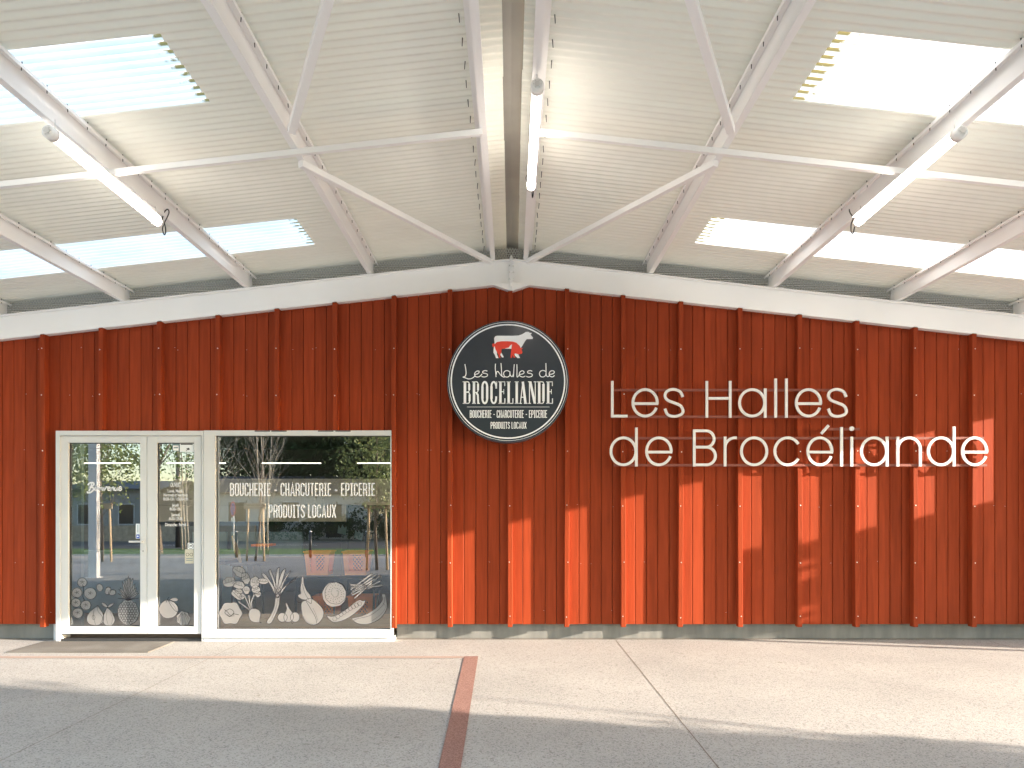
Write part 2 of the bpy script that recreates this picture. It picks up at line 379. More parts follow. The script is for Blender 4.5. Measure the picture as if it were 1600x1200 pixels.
b = MB(); b.face([(-300, -300, -.06), (300, -300, -.06), (300, 300, -.06), (-300, 300, -.06)])
tag(b.build("ground", M['earth']), kind="structure")
b = MB(); b.face([(-26, -5.9, 0), (26, -5.9, 0), (26, 8.5, 0), (-26, 8.5, 0)])
tag(b.build("paving", M['paving']), kind="structure")
b = MB(); b.face([(-45, -7.4, -.006), (45, -7.4, -.006), (45, -5.9, -.006), (-45, -5.9, -.006)])
tag(b.build("footpath", M['pave']), kind="structure")
b = MB(); b.box(-45, 45, -7.58, -7.4, -.06, .03)
tag(b.build("kerb", M['kerb']), kind="structure")
b = MB(); b.face([(-45, -12, -.02), (45, -12, -.02), (45, -7.58, -.02), (-45, -7.58, -.02)])
tag(b.build("grass_verge", M['grassm']), kind="structure")
b = MB(); b.face([(-60, -18, -.03), (60, -18, -.03), (60, -12, -.03), (-60, -12, -.03)])
tag(b.build("road", M['asphalt']), kind="structure")
b = MB()
for i in range(-8, 9): b.face([(i * 6, -15.1, -.024), (i * 6 + 3, -15.1, -.024), (i * 6 + 3, -14.95, -.024), (i * 6, -14.95, -.024)])
tag(b.build("road_markings", M['signwhite']), kind="structure")
# joints
for i, x in enumerate((-7.81, -3.26, 1.285, 5.83)):
    b = MB(); dx = (.0018, .0022, .0032, .0028)[i]
    pts = [(x + random.uniform(-.0015, .0015), -5.9 + j * .1) for j in range(int((8.49 + 5.9) / .1) + 1)]
    for p, q in zip(pts, pts[1:]): b.face([(p[0] - dx, p[1], .0015), (p[0] + dx, p[1], .0015), (q[0] + dx, q[1], .0015), (q[0] - dx, q[1], .0015)])
    tag(b.build("paving_joint", M['joint']), kind="structure")
# red resin band: thin line parallel to the shop and a band running to the camera
b = MB(); b.face([(-9.5, 7.365, .004), (-.515, 7.365, .004), (-.515, 7.465, .004), (-9.5, 7.465, .004)], 1)
b.face([(-.515, 7.465, .004), (-.362, 7.465, .004), (-.28, 2.0, .004), (-.41, 2.0, .004)][::-1])
tag(b.build("red_paving_band", [M['strip'], M['sunlitstrip']]), kind="structure")

# ------------------------------------------------------------------ shop building
shop = thing("shop_building", "red timber clad shop with glazed front under the white steel canopy", "shop", loc=(-2, 8.5, 0))
bat_px = [-117, -25, 66, 157, 249, 340, 432, 523, 615, 703, 797, 886, 974, 1064, 1157, 1250, 1340, 1431, 1523, 1616, 1708, 1800]
SF = F / YF
bat_x = [(p - CX) / SF for p in bat_px]
xs = [X(p, YF) for p in (88, 615)]      # glazing opening
OX0, OX1, OZ = X(86, YF), X(613.5, YF), Z(672.5, YF)
def ztop(x): return 4.367 - RS * abs(x)
rnd = random.Random(3)
b = MB(); seams = []
allx = [-10.4] + bat_x + [10.4]
for i in range(len(allx) - 1):
    x0, x1 = allx[i], allx[i + 1]; n = max(1, round((x1 - x0) / .1435)); wd = (x1 - x0) / n
    for k in range(n):
        a = x0 + k * wd + wd * .12; c = a + wd      # seams fall beside the batten, not behind it
        seams.append((a, c))
def board(a, c, z0, z1f, dy=0):
    g = .0028; y = YW + rnd.uniform(-.0012, .0012) + dy; ch = .004
    a += g; c -= g
    za, zc = z1f(a), z1f(c)
    n = len(b.v)
    b.v += [(a, y + ch, z0), (a + ch, y, z0), (c - ch, y, z0), (c, y + ch, z0), (c, y + .022, z0), (a, y + .022, z0),
            (a, y + ch, za), (a + ch, y, za), (c - ch, y, zc), (c, y + ch, zc), (c, y + .022, zc), (a, y + .022, za)]
    for k in range(6):
        j = (k + 1) % 6; b.f.append((n + k, n + j, n + 6 + j, n + 6 + k)); b.m.append(0); b.sm.append(False)
    b.f.append(tuple(n + k for k in range(5, -1, -1))); b.m.append(0); b.sm.append(False)
for a, c in seams:
    if c > OX0 + .04 and a < OX1 - .02:
        aa = max(a, OX0 - .09) if a < OX0 else a
        board(aa, c, OZ + .004, ztop)
        if a < OX0 - .03: board(a, OX0, .2, lambda x: OZ + .001)
    else: board(a, c, .2 + rnd.uniform(-.002, .002), ztop)
clad_b = b
b = MB()       # structural wall behind the boards
def wallpoly(x0, x1, z0, dz=0): 
    return [(x0, z0), (x1, z0), (x1, ztop(x1) + dz)] + ([(0, ztop(0) + dz)] if x0 < 0 < x1 else []) + [(x0, ztop(x0) + dz)]
b.prism(wallpoly(-10.35, OX0, .205), YW + .0245, YW + .12)
b.prism(wallpoly(OX1, 10.35, .205), YW + .0245, YW + .12)
b.prism(wallpoly(OX0, OX1, OZ + .01), YW + .0245, YW + .12)
b.build("wall", M['dark'], shop)
b = MB(); b.box(-10.35, OX0 - .06, 8.488, 8.60, -.05, .2); b.box(OX1 + .02, 10.35, 8.488, 8.60, -.05, .2)
b.build("plinth", M['concrete'], shop)
# flashing angle at the left foot of the opening
b = MB(); b.box(OX0 - .075, OX0 - .005, YW + .0, 8.60, 0, .198); b.build("reveal_foot", M['alu'], shop)
bw = .056
for x in bat_x:
    cover = OX0 < x < OX1 - .05
    x0, x1 = x - bw / 2, x + bw / 2
    z0 = OZ + .006 if cover else .178
    if abs(x - bat_x[8]) < .001: z0 = .165
    top = 4.37 - RS * abs(x)
    if abs(x) < .1: top = 4.262
    tw = rnd.uniform(-.003, .003)
    b = MB(); n0 = 12; rows = []
    for j in range(n0 + 1):
        z = z0 + (top - z0) * j / n0; o = .0025 * math.sin(z * 2.1 + x * 5) + tw * (z - 2) * .4
        rows.append((z, o))
    c = .003
    prof = [(x0, YW - .004), (x0, YF + c), (x0 + c, YF), (x1 - c, YF), (x1, YF + c), (x1, YW - .004)]
    base = len(b.v)
    for j, (z, o) in enumerate(rows):
        for px_, py_ in prof:
            zz = z - RS * (abs(px_) - abs(x)) if j == n0 else z
            b.v.append((px_ + o, py_, zz))
    for j in range(n0):
        for k in range(5):
            a = base + j * 6 + k; b.f.append((a + 1, a, a + 6, a + 7)); b.m.append(0); b.sm.append(False)
    b.f.append(tuple(base + k for k in range(5, -1, -1))[::-1]); b.m.append(0); b.sm.append(False)
    b.f.append(tuple(base + n0 * 6 + k for k in range(6))[::-1]); b.m.append(0); b.sm.append(False)
    for py in (545, 617, 705, 790, 879, 964):
        z = Z(py, YF) + rnd.uniform(-.01, .01)
        if z < z0 + .05 or z > top - .1: continue
        sx = x + rnd.uniform(-.012, .012); r = .0065
        b.tube([(sx, YF - .003, z), (sx, YF + .004, z)], r, 8, 1)
    b.build("batten", [M['red'], M['screw']], shop)
# small screw heads scattered on the boards
b = clad_b
for a, c in seams:
    for py in (545, 617, 705, 790, 879, 955):
        if rnd.random() < .8: continue
        z = Z(py, YW) + rnd.uniform(-.02, .02); x = (a + c) / 2 + rnd.choice((-.05, .05)) + rnd.uniform(-.01, .01)
        if z > ztop(x) - .1 or (OX0 - .1 < x < OX1 + .05 and z < OZ + .05): continue
        if min(abs(x - q) for q in bat_x) < .045: continue
        b.tube([(x, YW - .003, z), (x, YW + .003, z)], .003, 6, 1)
b.build("cladding", [M['red'], M['screw']], shop)
b = MB(); b.box(X(336, YF), X(611, YF), 8.46, 8.80, .06, .262); b.build("window_ledge", M["intimber"], shop)
# shop interior shell
b = MB(); b.box(-10.3, 10.3, 14.6, 14.75, 0, 3.4); b.box(-10.45, -10.3, 8.53, 14.75, 0, 3.55); b.box(10.3, 10.45, 8.53, 14.75, 0, 3.55)
b.box(-1.2, -1.1, 8.53, 14.59, 0.005, 2.899); b.build("interior_wall", M['inwall'], shop)
b = MB(); b.box(-10.3, 10.3, 8.53, 14.59, 2.9, 2.98); b.build("interior_ceiling", M['inwall'], shop)
b = MB(); b.box(-10.29, 10.29, 8.45, 14.59, -.04, .004); tag(b.build("shop_floor", M['infloor']), kind="structure")

# ------------------------------------------------------------------ door and window
def ring(b, x0, x1, z0, z1, w, y0, y1, wb=None, wt=None, mi=0):
    wb = wb or w; wt = wt or w
    b.box(x0, x0 + w, y0, y1, z0, z1, mi); b.box(x1 - w, x1, y0, y1, z0, z1, mi)
    b.box(x0 + w, x1 - w, y0 + .0008, y1, z0, z0 + wb, mi); b.box(x0 + w, x1 - w, y0 + .0008, y1, z1 - wt, z1, mi)
def ring2(b, o, g, y0, y1, mi=0):       # outer and glass rectangles (x0,x1,z0,z1)
    b.box(o[0], g[0], y0, y1, o[2], o[3], mi); b.box(g[1], o[1], y0, y1, o[2], o[3], mi)
    b.box(g[0], g[1], y0 + .0008, y1, o[2], g[2], mi); b.box(g[0], g[1], y0 + .0008, y1, g[3], o[3], mi)
def R(px0, px1, py0, py1, Y): return (X(px0, Y), X(px1, Y), Z(py1, Y), Z(py0, Y))
door = thing("glazed_door", "white framed double glass door with fruit decals and opening hours beside the shop window", "door", loc=(X(205, 8.35), 8.35, 0))
b = MB(); o = R(87, 317.3, 673, 994, YF); i = R(93.6, 314.8, 680.6, 991.5, YF)
i = (i[0], i[1], .0, i[3]); b.box(o[0], i[0], YF, 8.42, 0.003, o[3]); b.box(i[1], o[1], YF, 8.42, .003, o[3]); b.box(i[0], i[1], YF + .0008, 8.42, i[3], o[3])
b.build("door_frame", M['alu'], door, bevel=.002)
b = MB(); b.box(i[0], i[1], YF + .01, 8.42, .003, .03); b.build("threshold", M['gasket'], door)
YG = 8.352
def pane(g, parent, name="pane"):
    b = MB(); b.sheet([(g[0], g[2]), (g[1], g[2]), (g[1], g[3]), (g[0], g[3])], YG); return b.build(name, M['glass'], parent)
LY = YF + .012
leafA = R(94.4, 229.2, 681.4, 990.4, LY); gA = R(106.5, 219, 691.6, 979, LY)
leafB = R(230, 314, 681.4, 990.4, LY); gB = R(244.8, 303, 691.6, 979, LY)
b = MB(); ring2(b, leafA, gA, LY, 8.37); dA = b.build("door_leaf", M['alu'], door, bevel=.002)
b = MB(); ring2(b, leafB, gB, LY, 8.37); dB = b.build("door_leaf", M['alu'], door, bevel=.002)
pane(gA, dA); pane(gB, dB)
for g, d in ((gA, dA), (gB, dB)):
    b = MB(); ring(b, g[0] + .0005, g[1] - .0005, g[2] + .0005, g[3] - .0005, .008, YG - .012, YG - .002); b.build("gasket", M['gasket'], d)
b = MB(); hx = X(224, LY); hz = Z(846, LY)
b.box(hx - .016, hx + .016, LY - .008, LY - .0005, hz - .035, hz + .035); b.box(hx - .15, hx + .010, LY - .055, LY - .040, hz - .011, hz + .011); b.box(hx - .010, hx + .010, LY - .045, LY - .008, hz - .010, hz + .010)
b.build("handle", M['alu'], dA, bevel=.003)
b = MB(); zl = Z(859.5, LY); b.tube([(hx, LY - .006, zl), (hx, LY - .0005, zl)], .013, 12); b.box(hx - .004, hx + .004, LY - .008, LY - .006, zl - .02, zl - .003, 1); b.build("lock", [M['alu'], M['gasket']], dA)

win = thing("shop_window", "large white framed display window lettered PRODUITS LOCAUX with vegetable decals", "window", loc=(X(474, 8.35), 8.35, 0))
o = R(318, 612.6, 672.5, 996, YF); gW = R(336, 610, 680.5, 983.5, YF)
b = MB(); ring2(b, o, gW, YF, 8.42)
b.build("window_frame", M['alu'], win, bevel=.002)
b = MB(); b.box(o[0] - .01, o[1] + .02, YF - .03, YF - .001, o[2] + .004, o[2] + .02); b.box(o[0], o[1] + .02, YF - .001, 8.48, .002, o[2] - .001)
for px in (345, 430, 514, 599): b.box(X(px - 2, YF), X(px + 2, YF), YF - .0015, YF + .001, Z(988.2, YF), Z(987.6, YF), 1)
b.build("window_sill", [M['alu'], M['gasket']], win)
b = MB()
for px in (410, 436, 509, 536): b.box(X(px - 12, YF), X(px + 12, YF), YF - .002, YF - .0003, Z(674.4, YF), Z(672.8, YF))
b.build("vent_slot", M['gasket'], win)
wp = pane(gW, win)
b = MB(); ring(b, gW[0] + .0005, gW[1] - .0005, gW[2] + .0005, gW[3] - .0005, .006, YG - .012, YG - .002); b.build("gasket", M['gasket'], win)
# door mat
mat = MB(); mat.box(-5.66, -4.07, 7.65, 8.27, .001, .012)
tag(mat.build("door_mat", M['mat']), "flat dark brown coir mat lying in front of the glass door", "mat")

# ------------------------------------------------------------------ canopy
can = thing("canopy", "open white steel canopy roof with translucent strips in front of the red shop", "canopy", loc=(0, 3, 0))
PW, PD = .0759, .009
def roof_sheet(b, x0, x1, y0, y1, dz=0, th=.0):
    n0 = int(round((y1 - y0) / PW * 8)); prev = None; base = len(b.v)
    for j in range(n0 + 1):
        y = y0 + (y1 - y0) * j / n0; z = PD + PD * math.cos(2 * PI * (y / PW)) + dz
        for x in (x0, x1): b.v.append((x, y, zroof(x) + z))
    for j in range(n0):
        a = base + 2 * j; q = (a, a + 2, a + 3, a + 1) if x0 < x1 else (a, a + 1, a + 3, a + 2)
        b.f.append(q); b.m.append(0); b.sm.append(True)
strips = [(4.30, 5.066), (7.03, 7.76)]
SKX0, SKX1 = 2.19, 7.6
cov = PW * 11
opq = MB(); skl = []
for sgn in (-1, 1):
    skx = SKX0 + (.03 if sgn < 0 else -.12)
    y = YFRONT; k = 0; cuts = [YFRONT, 4.30, 5.066, 7.03, 7.76, YBACK]
    for a, c in zip(cuts, cuts[1:]):
        if (a, c) in strips:
            roof_sheet(opq, sgn * (.072 + .012 * sgn), sgn * skx, a - .04, c + .04); roof_sheet(opq, sgn * (SKX1 - .15), sgn * (XE + .3), a - .04, c + .04)
            s_ = MB(); roof_sheet(s_, sgn * (skx - (.03 if sgn > 0 else .03)), sgn * SKX1, a - .03, c + .03, dz=.004); skl.append(s_)
        else:
            n = max(1, round((c - a) / cov)); 
            for q in range(n):
                ya = a + (c - a) * q / n; yb = a + (c - a) * (q + 1) / n
                roof_sheet(opq, sgn * (.072 + .012 * sgn + rnd.uniform(-.006, .006)), sgn * (XE + .3), ya - .04, yb, dz=(q % 2) * .0035)
opq.build("roof_sheet", M['roof'], can)
for s_ in skl: s_.build("skylight", M['skylight'], can)
b = MB()
b.prism([(-.26, ZR + .035 - .028), (0, ZR + .06), (.26, ZR + .035 - .028), (.26, ZR + .012), (0, ZR + .066), (-.26, ZR + .012)], YFRONT, 8.39)
b2 = MB(); b2.face([(-.3, YFRONT, ZR + .02), (0, YFRONT, ZR + .045), (0, 15.2, ZR + .045), (-.3, 15.2, ZR + .02)]); b2.face([(0, YFRONT, ZR + .045), (.3, YFRONT, ZR + .02), (.3, 15.2, ZR + .02), (0, 15.2, ZR + .045)])
b2.build("ridge_cap", M['ridge'], can)
# portal frames: beam at the wall and at the front edge, columns at the eaves
BH = .30
def portal(yc, fw=.13):
    y0, y1 = yc - fw / 2, yc + fw / 2
    for sgn in (-1, 1):
        b = MB()
        def zt(x): return 4.66 - RS * abs(x)
        def bar(za, zb, ya, yb, m=0):   # slab following the slope
            pts = [(0, zt(0) + za), (sgn * XE, zt(XE) + za), (sgn * XE, zt(XE) + zb), (0, zt(0) + zb)]
            b.prism(pts, ya, yb, m)
        bar(-.0105, 0, y0, y1); bar(-BH, -BH + .0105, y0, y1); bar(-BH + .0105, -.0105, yc - .004, yc + .004)
        b.build("rafter", M['white'], can)
        b = MB(); zc = zt(XE) - BH - .001
        b.box(sgn * XE - .10, sgn * XE + .10, y0, y0 + .011, .012, zc); b.box(sgn * XE - .10, sgn * XE + .10, y1 - .011, y1, .012, zc)
        b.box(sgn * XE - .005, sgn * XE + .005, y0 + .011, y1 - .011, .012, zc); b.box(sgn * XE - .14, sgn * XE + .14, y0 - .05, y1 + .05, 0.0015, .012)
        b.build("column", M['white'], can)
    b = MB()        # apex joint: end plates, haunch gussets, bolts
    b.box(-.013, -.0005, y0 - .012, y1, 4.665 - BH - .095, 4.69); b.box(.0005, .013, y0 - .012, y1, 4.665 - BH - .095, 4.69)
    for sgn in (-1, 1):
        b.prism([(sgn * .013, 4.36 - BH * 0 - .002), (sgn * .215, 4.36 - .022 - .002), (sgn * .013, 4.36 - .092)], y0 + .001, y1)
    for z in (4.42, 4.50, 4.58):
        for y in (y0 + .02, ):
            b.tube([(-.03, y, z), (.03, y, z)], .009, 6, 1)
    b.build("apex_plate", [M['white'], M['screw']], can)
portal(8.365); portal(.5)
# purlins
px_ = [.25, 1.70, 3.20, 4.71, 6.22, 7.72, 9.0, 9.82]
PH = .165
for sgn in (-1, 1):
    for k, xx in enumerate(px_):
        x = sgn * (xx - (.05 if sgn > 0 else 0) * (1 if k == 0 else .6)); zb = 4.662 - RS * abs(x); zt_ = zb + PH; t = .003; y0, y1 = YFRONT, 8.425
        inner = -sgn    # direction towards the ridge
        b = MB(); fl = .054
        if k == 0:
            # C towards the ridge
            b.box(*sorted((x, x + inner * .0)), y0, y1, zb, zb) if False else None
            b.box(*sorted((x, x + inner * fl)), y0, y1, zb, zb + t); b.box(*sorted((x, x + sgn * t)), y0, y1, zb, zt_); b.box(*sorted((x, x + sgn * fl)), y0, y1, zt_ - t - .004, zt_ - .004)
            b.box(*sorted((x + inner * fl, x + inner * (fl - t))), y0, y1, zb + t, zb + .02)
            sx = x + sgn * .085
        else:
            b.box(*sorted((x, x - inner * fl)), y0, y1, zb, zb + t); b.box(*sorted((x, x - inner * t)), y0, y1, zb + t, zt_ - t - .004); b.box(*sorted((x - inner * t, x + inner * fl)), y0, y1, zt_ - t - .004, zt_ - .004)
            b.box(*sorted((x - inner * fl, x - inner * (fl - t))), y0, y1, zb + t, zb + .022); b.box(*sorted((x + inner * fl, x + inner * (fl - t))), y0, y1, zt_ - .03, zt_ - t - .004)
            sx = x + inner * .035
        if k < 6:
            y = 2.6
            while y < 8.35:
                yy = y + rnd.uniform(-.012, .012); zt2 = zroof(sx); 
                b.tube([(sx + rnd.uniform(-.006, .006), yy, zt2 + .005), (sx, yy, zt2 - .052)], [.004, .003], 5, 1)
                y += PW * 3
        p = b.build("purlin", [M['galva'], M['dark_screw']], can)
        # cleat on the rafter
        b = MB(); b.box(*sorted((x - inner * (fl + .004), x - inner * (fl + .09))), 8.31, 8.40, 4.6625 - RS * abs(x) - .012, 4.6625 - RS * abs(x) - .004); b.build("cleat", M['white'], p)
# horizontal tie bars and wind braces under the purlins
for sgn in (-1, 1):
    xa = .25 if sgn < 0 else .20
    b = MB(); yb = 5.44; a = (sgn * (xa - .02), yb, 4.662 - RS * xa - .024); c = (sgn * 9.8, yb, 4.662 - RS * 9.8 - .024)
    b.beam(a, c, .035, .045); b.build("tie_bar", M['white'], can)
    def br(pa, pb, w_):
        b = MB(); a = (pa[0], pa[1], 4.662 - RS * abs(pa[0]) - .03); c = (pb[0], pb[1], 4.662 - RS * abs(pb[0]) - .03)
        b.beam(a, c, w_, w_); 
        b.build("brace", M['white'], can, bevel=.006)
    br((sgn * (xa + .0), 8.27), (sgn * (1.73 if sgn < 0 else 1.68), 5.60), .056)
    br((sgn * 1.65, 5.13), (sgn * (xa + .04), 2.35), .06)
# perforated closure above the rafter
for sgn in (-1, 1):
    b = MB(); x1 = 10.4
    b.sheet([(0, 4.655), (sgn * x1, 4.655 - RS * x1), (sgn * x1, zroof(x1)), (0, zroof(0))], 8.432)
    b.build("perforated_closure", M['perf'], can)
b = MB(); b.sheet([(-10.4, 3.4), (10.4, 3.4), (10.4, 4.2), (0, 4.84), (-10.4, 4.2)], 9.4); b.build("attic_dark_backing", M['dark'], shop)  # near-black sheet standing in for the darkness of the roof space
# ================================================================== lamps
def lamp(label, x0, x1, z):
    y0, y1 = 4.69, 6.19; r = .041
    t = thing("tube_lamp", label, "lamp", "led tube lamps hanging under the canopy roof", loc=((x0 + x1) / 2, y0, z))
    b = MB(); b.tube([(x0, y0 + .05, z), (x1, y1 - .03, z)], r * .86, 20); b.build("tube", M['tubelight'], t)
    b = MB(); b.box(min(x0, x1) - .026, max(x0, x1) + .026, y0 + .06, y1 - .035, z + r * .88, z + r * .88 + .004); b.build("housing", M['white'], t)  # strip added over the tube to keep its glow off the purlin
    b = MB(); b.tube([(x0, y0 - .012, z), (x0, y0, z), (x0, y0 + .055, z)], [r * .8, r * 1.12, r * 1.12], 20)
    b.tube([(x0, y0 - .018, z), (x0, y0 - .0125, z)], r * .45, 14, 1)
    for k in range(6):
        a = k * PI / 3; b.tube([(x0 + r * .62 * math.cos(a), y0 - .016, z + r * .62 * math.sin(a)), (x0 + r * .62 * math.cos(a), y0 - .0125, z + r * .62 * math.sin(a))], .005, 6, 1)
    b.build("end_cap", [M['cap'], M['screw']], t)
    b = MB(); b.tube([(x1, y1 - .03, z), (x1, y1, z), (x1, y1 + .008, z)], [r * .95, r * .95, r * .6], 20); b.build("end_cap", M['cap'], t)
    return t
def clip(t, x, y, z):
    top = 4.662 - RS * abs(x)
    b = MB(); b.tube([(x, y, z + .035), (x, y, max(top + .01, z + .06))], .0035, 6)
    b.tube([(x + .042 * math.cos(a), y, z + .042 * math.sin(a)) for a in [PI * k / 12 for k in range(-4, 17)]], .003, 5, cap=False)
    b.build("hanging_clip", M['screw'], t)
l1 = lamp("lit led tube hanging under the left side of the canopy", -3.18, -3.19, 4.20); clip(l1, -3.18, 4.76, 4.20); clip(l1, -3.19, 6.12, 4.20)
l2 = lamp("lit led tube hanging beside the roof ridge above the round sign", .178, .178, 4.52); clip(l2, .178, 4.76, 4.52); clip(l2, .178, 6.12, 4.52)
l3 = lamp("lit led tube hanging under the right side of the canopy", 3.09, 3.13, 4.20); clip(l3, 3.09, 4.76, 4.20); clip(l3, 3.13, 6.12, 4.20)
def cable(label, pts, r=.0055):
    b = MB(); q = [Vector(p) for p in pts]; out = []
    for i in range(len(q) - 1):
        p0, p1, p2, p3 = q[max(0, i - 1)], q[i], q[i + 1], q[min(len(q) - 1, i + 2)]
        for j in range(6):
            t = j / 6; out.append(.5 * ((2 * p1) + (-p0 + p2) * t + (2 * p0 - 5 * p1 + 4 * p2 - p3) * t * t + (-p0 + 3 * p1 - 3 * p2 + p3) * t ** 3))
    out.append(q[-1]); b.tube(out, r, 6)
    tag(b.build("power_cable", M['black']), label, "cable", "black lamp cables under the roof")
Yc = 6.3
def cp(l, Y): return [P(a, c, Y) for a, c in l]
cable("black cable looping down at the far end of the left tube lamp", cp([(252, 349), (254, 340), (257, 331), (262, 327), (264, 332), (261, 340), (256, 350), (254, 359), (257, 367), (259, 360), (257, 349)], Yc))
cable("black cable looping down at the far end of the right tube lamp", cp([(1339, 346), (1336, 352), (1333, 364), (1330, 362), (1330, 350), (1333, 341), (1328, 332), (1327, 327)], Yc))
cable("short black cable at the far end of the tube lamp by the ridge", cp([(829, 293), (831, 299), (832, 309), (834, 298)], Yc), .005)
cable("thin curved wire beside the middle of the tube lamp at the ridge", cp([(826, 272), (822, 276), (823, 283), (827, 286)], 6.1), .003)

# ================================================================== steel letter sign
Y8 = 8.262; YD = .016
ls = thing("letter_sign", "pale metal letters reading Les Halles de Brocéliande on red rails", "sign", loc=(3.5, 8.27, 2.9))
k8 = 2.388
def z8(p): return (X(930 + p[0] / k8, Y8), Z(560 + p[1] / k8, Y8))
def letter(strokes, name):
    b = MB()
    for i, s in enumerate(strokes):
        b.ribbon([z8(p) for p in s], 9.8 / k8 * Y8 / F, Y8 - .0004 * i, Y8 + YD + .0003 * i)
    b.build(name, M['letter'], ls)
def A(cx, cy, rx, ry, a0, a1, n=36):   # screen coordinates, angles counter-clockwise as seen
    return [(cx + rx * math.cos(math.radians(a0 + (a1 - a0) * i / n)), cy - ry * math.sin(math.radians(a0 + (a1 - a0) * i / n))) for i in range(n + 1)]
T = 6
def g_e(x0, x1, top, bot):
    cx, cy, rx, ry = (x0 + x1) / 2, (top + bot) / 2, (x1 - x0) / 2 - T, (bot - top) / 2 - T
    return [A(cx, cy, rx, ry, -4, 338), [(cx - rx + T * .7, cy + 3), (cx + rx + T * .6, cy + 3)]]
def g_s(x0, x1, top, bot):
    u = [(895, 355), (868, 300), (800, 272), (730, 290), (704, 340), (730, 388), (800, 418), (872, 452), (898, 510), (872, 548), (800, 566), (732, 545), (703, 482)]
    return [smooth([(x0 + (a - 690) / 222 * (x1 - x0), top + (c - 257) / 323 * (bot - top)) for a, c in u], 5)]
def g_bowl(x0, x1, top, bot): return A((x0 + x1 - 2) / 2, (top + bot) / 2, (x1 - x0 - 2) / 2 - T, (bot - top) / 2 - T, 0, 360)
def g_a(x0, x1, top, bot): return [g_bowl(x0, x1, top, bot), [(x1 - T, top + 2), (x1 - T, bot)]]
def g_d(x0, x1, top, bot, asc): return [g_bowl(x0, x1, top, bot), [(x1 - T, asc), (x1 - T, bot)]]
t1, b1 = 110, 221; t2, b2_ = 290, 403
letter([[(64, 84), (64, 215), (121, 215)]], "letter_l")
letter(g_e(135, 238, t1, b1), "letter_e"); letter(g_s(256, 333, t1, b1), "letter_s")
letter([[(417, 84), (417, 221)], [(504, 84), (504, 221)], [(423, 149), (498, 149)]], "letter_h")
letter(g_a(533, 641, t1, b1), "letter_a"); letter([[(674, 75), (674, 221)]], "letter_l"); letter([[(714, 75), (714, 221)]], "letter_l")
letter(g_e(745, 848, t1, b1), "letter_e"); letter(g_s(866, 943, t1, b1), "letter_s")
letter(g_d(53, 160, t2, b2_, 258), "letter_d"); letter(g_e(186, 290, t2, b2_), "letter_e")
letter([[(370, 403), (370, 270), (412, 270)] + A(414, 300.5, 30, 30.5, 90, -90) + [(376, 331)], [(376, 397), (414, 397)] + A(416, 364, 33, 33, -90, 90)], "letter_b")
letter([[(485, 292), (485, 403)], [(485, 335)] + A(523, 333, 38, 37, 180, 90) + [(528, 296)]], "letter_r")
letter([A(593.5, 346.5, 47.5, 50.5, 0, 360)], "letter_o"); letter([A(718.5, 346.5, 47.5, 50.5, 33, 327)], "letter_c")
letter(g_e(788, 890, t2, b2_) + [[(844, 281), (872, 250)]], "letter_e")
letter([[(920, 256), (920, 403)]], "letter_l")
b = MB(); b.ribbon([z8((958, 292)), z8((958, 403))], 9.8 / k8 * Y8 / F, Y8, Y8 + YD)
b.prism([z8(p) for p in A(958, 262, 8.5, 8.5, 0, 345, 22)], Y8, Y8 + YD); b.build("letter_i", M['letter'], ls)
letter(g_a(988, 1096, t2, b2_), "letter_a")
letter([[(1130, 292), (1130, 403)], [(1130, 340)] + A(1172, 338, 42, 42, 175, 0) + [(1214, 403)]], "letter_n")
letter(g_d(1238, 1346, t2, b2_, 254), "letter_d"); letter(g_e(1366, 1468, t2, b2_), "letter_e")
for (xa, xb, yy) in ((66, 925, 117), (62, 930, 217), (95, 1455, 297), (70, 1466, 398), (872, 990, 263)):
    b = MB(); q0, q1 = z8((xa, yy)), z8((xb, yy)); b.box(q0[0], q1[0], 8.280, 8.288, q0[1] - .015, q0[1] + .015)
    for x in bat_x:
        if q0[0] < x < q1[0]: b.box(x - .012, x + .012, 8.2885, YF - .001, q0[1] - .012, q0[1] + .012)
    b.build("rail", M['rail'], ls)

# ================================================================== round sign
YS = 8.135
rs = thing("round_sign", "round charcoal sign with white rim and a cow and pig above the shop lettering", "sign", loc=(X(794, YS), 8.2, Z(596, YS)))
scx, scz, sr = X(793.7, YS), Z(596, YS), 95.5 / F * YS
b = MB(); pts = arc(scx, scz, sr, sr, 0, 360, 96)[:-1]; b.prism(pts, YS + .004, 8.285); o_ = b.build("sign_box", M['signedge'], rs, bevel=.006)
b = MB(); pts = arc(scx, scz, sr - .004, sr - .004, 0, 360, 96)[:-1]; b.prism(pts, YS, YS + .0035); b.build("sign_face", M['signface'], rs)
b = MB(); b.ribbon(arc(scx, scz, sr * .928, sr * .928, 0, 360, 96), .016, YS - .0012, closed=True); b.build("rim_line", M['signpaint'], rs)
b = MB(); b.ribbon(arc(scx, scz, sr * .968, sr * .968, 0, 360, 96), .005, YS - .0012, closed=True); b.build("rim_line", M['signpaint'], rs)
kA = 8.421
def sA(p): return (X(700 + p[0] / kA, YS), Z(500 + p[1] / kA, YS))
def sB(p): return (X(700 + p[0] / kA, YS), Z(560 + p[1] / kA, YS))
cow = [(607, 240), (622, 214), (650, 207), (750, 208), (850, 208), (930, 203), (975, 188), (1008, 168), (1022, 158), (1050, 155), (1072, 158), (1068, 168), (1100, 170), (1100, 180), (1085, 187), (1098, 208), (1120, 234), (1112, 250), (1060, 252), (1035, 252), (1010, 285), (985, 328), (962, 365), (932, 400), (926, 455), (948, 500), (915, 502), (880, 468), (868, 430), (860, 380), (700, 375), (700, 425), (735, 490), (712, 494), (688, 460), (678, 420), (645, 410), (643, 450), (665, 502), (632, 503), (614, 455), (597, 430), (600, 390), (612, 300)]
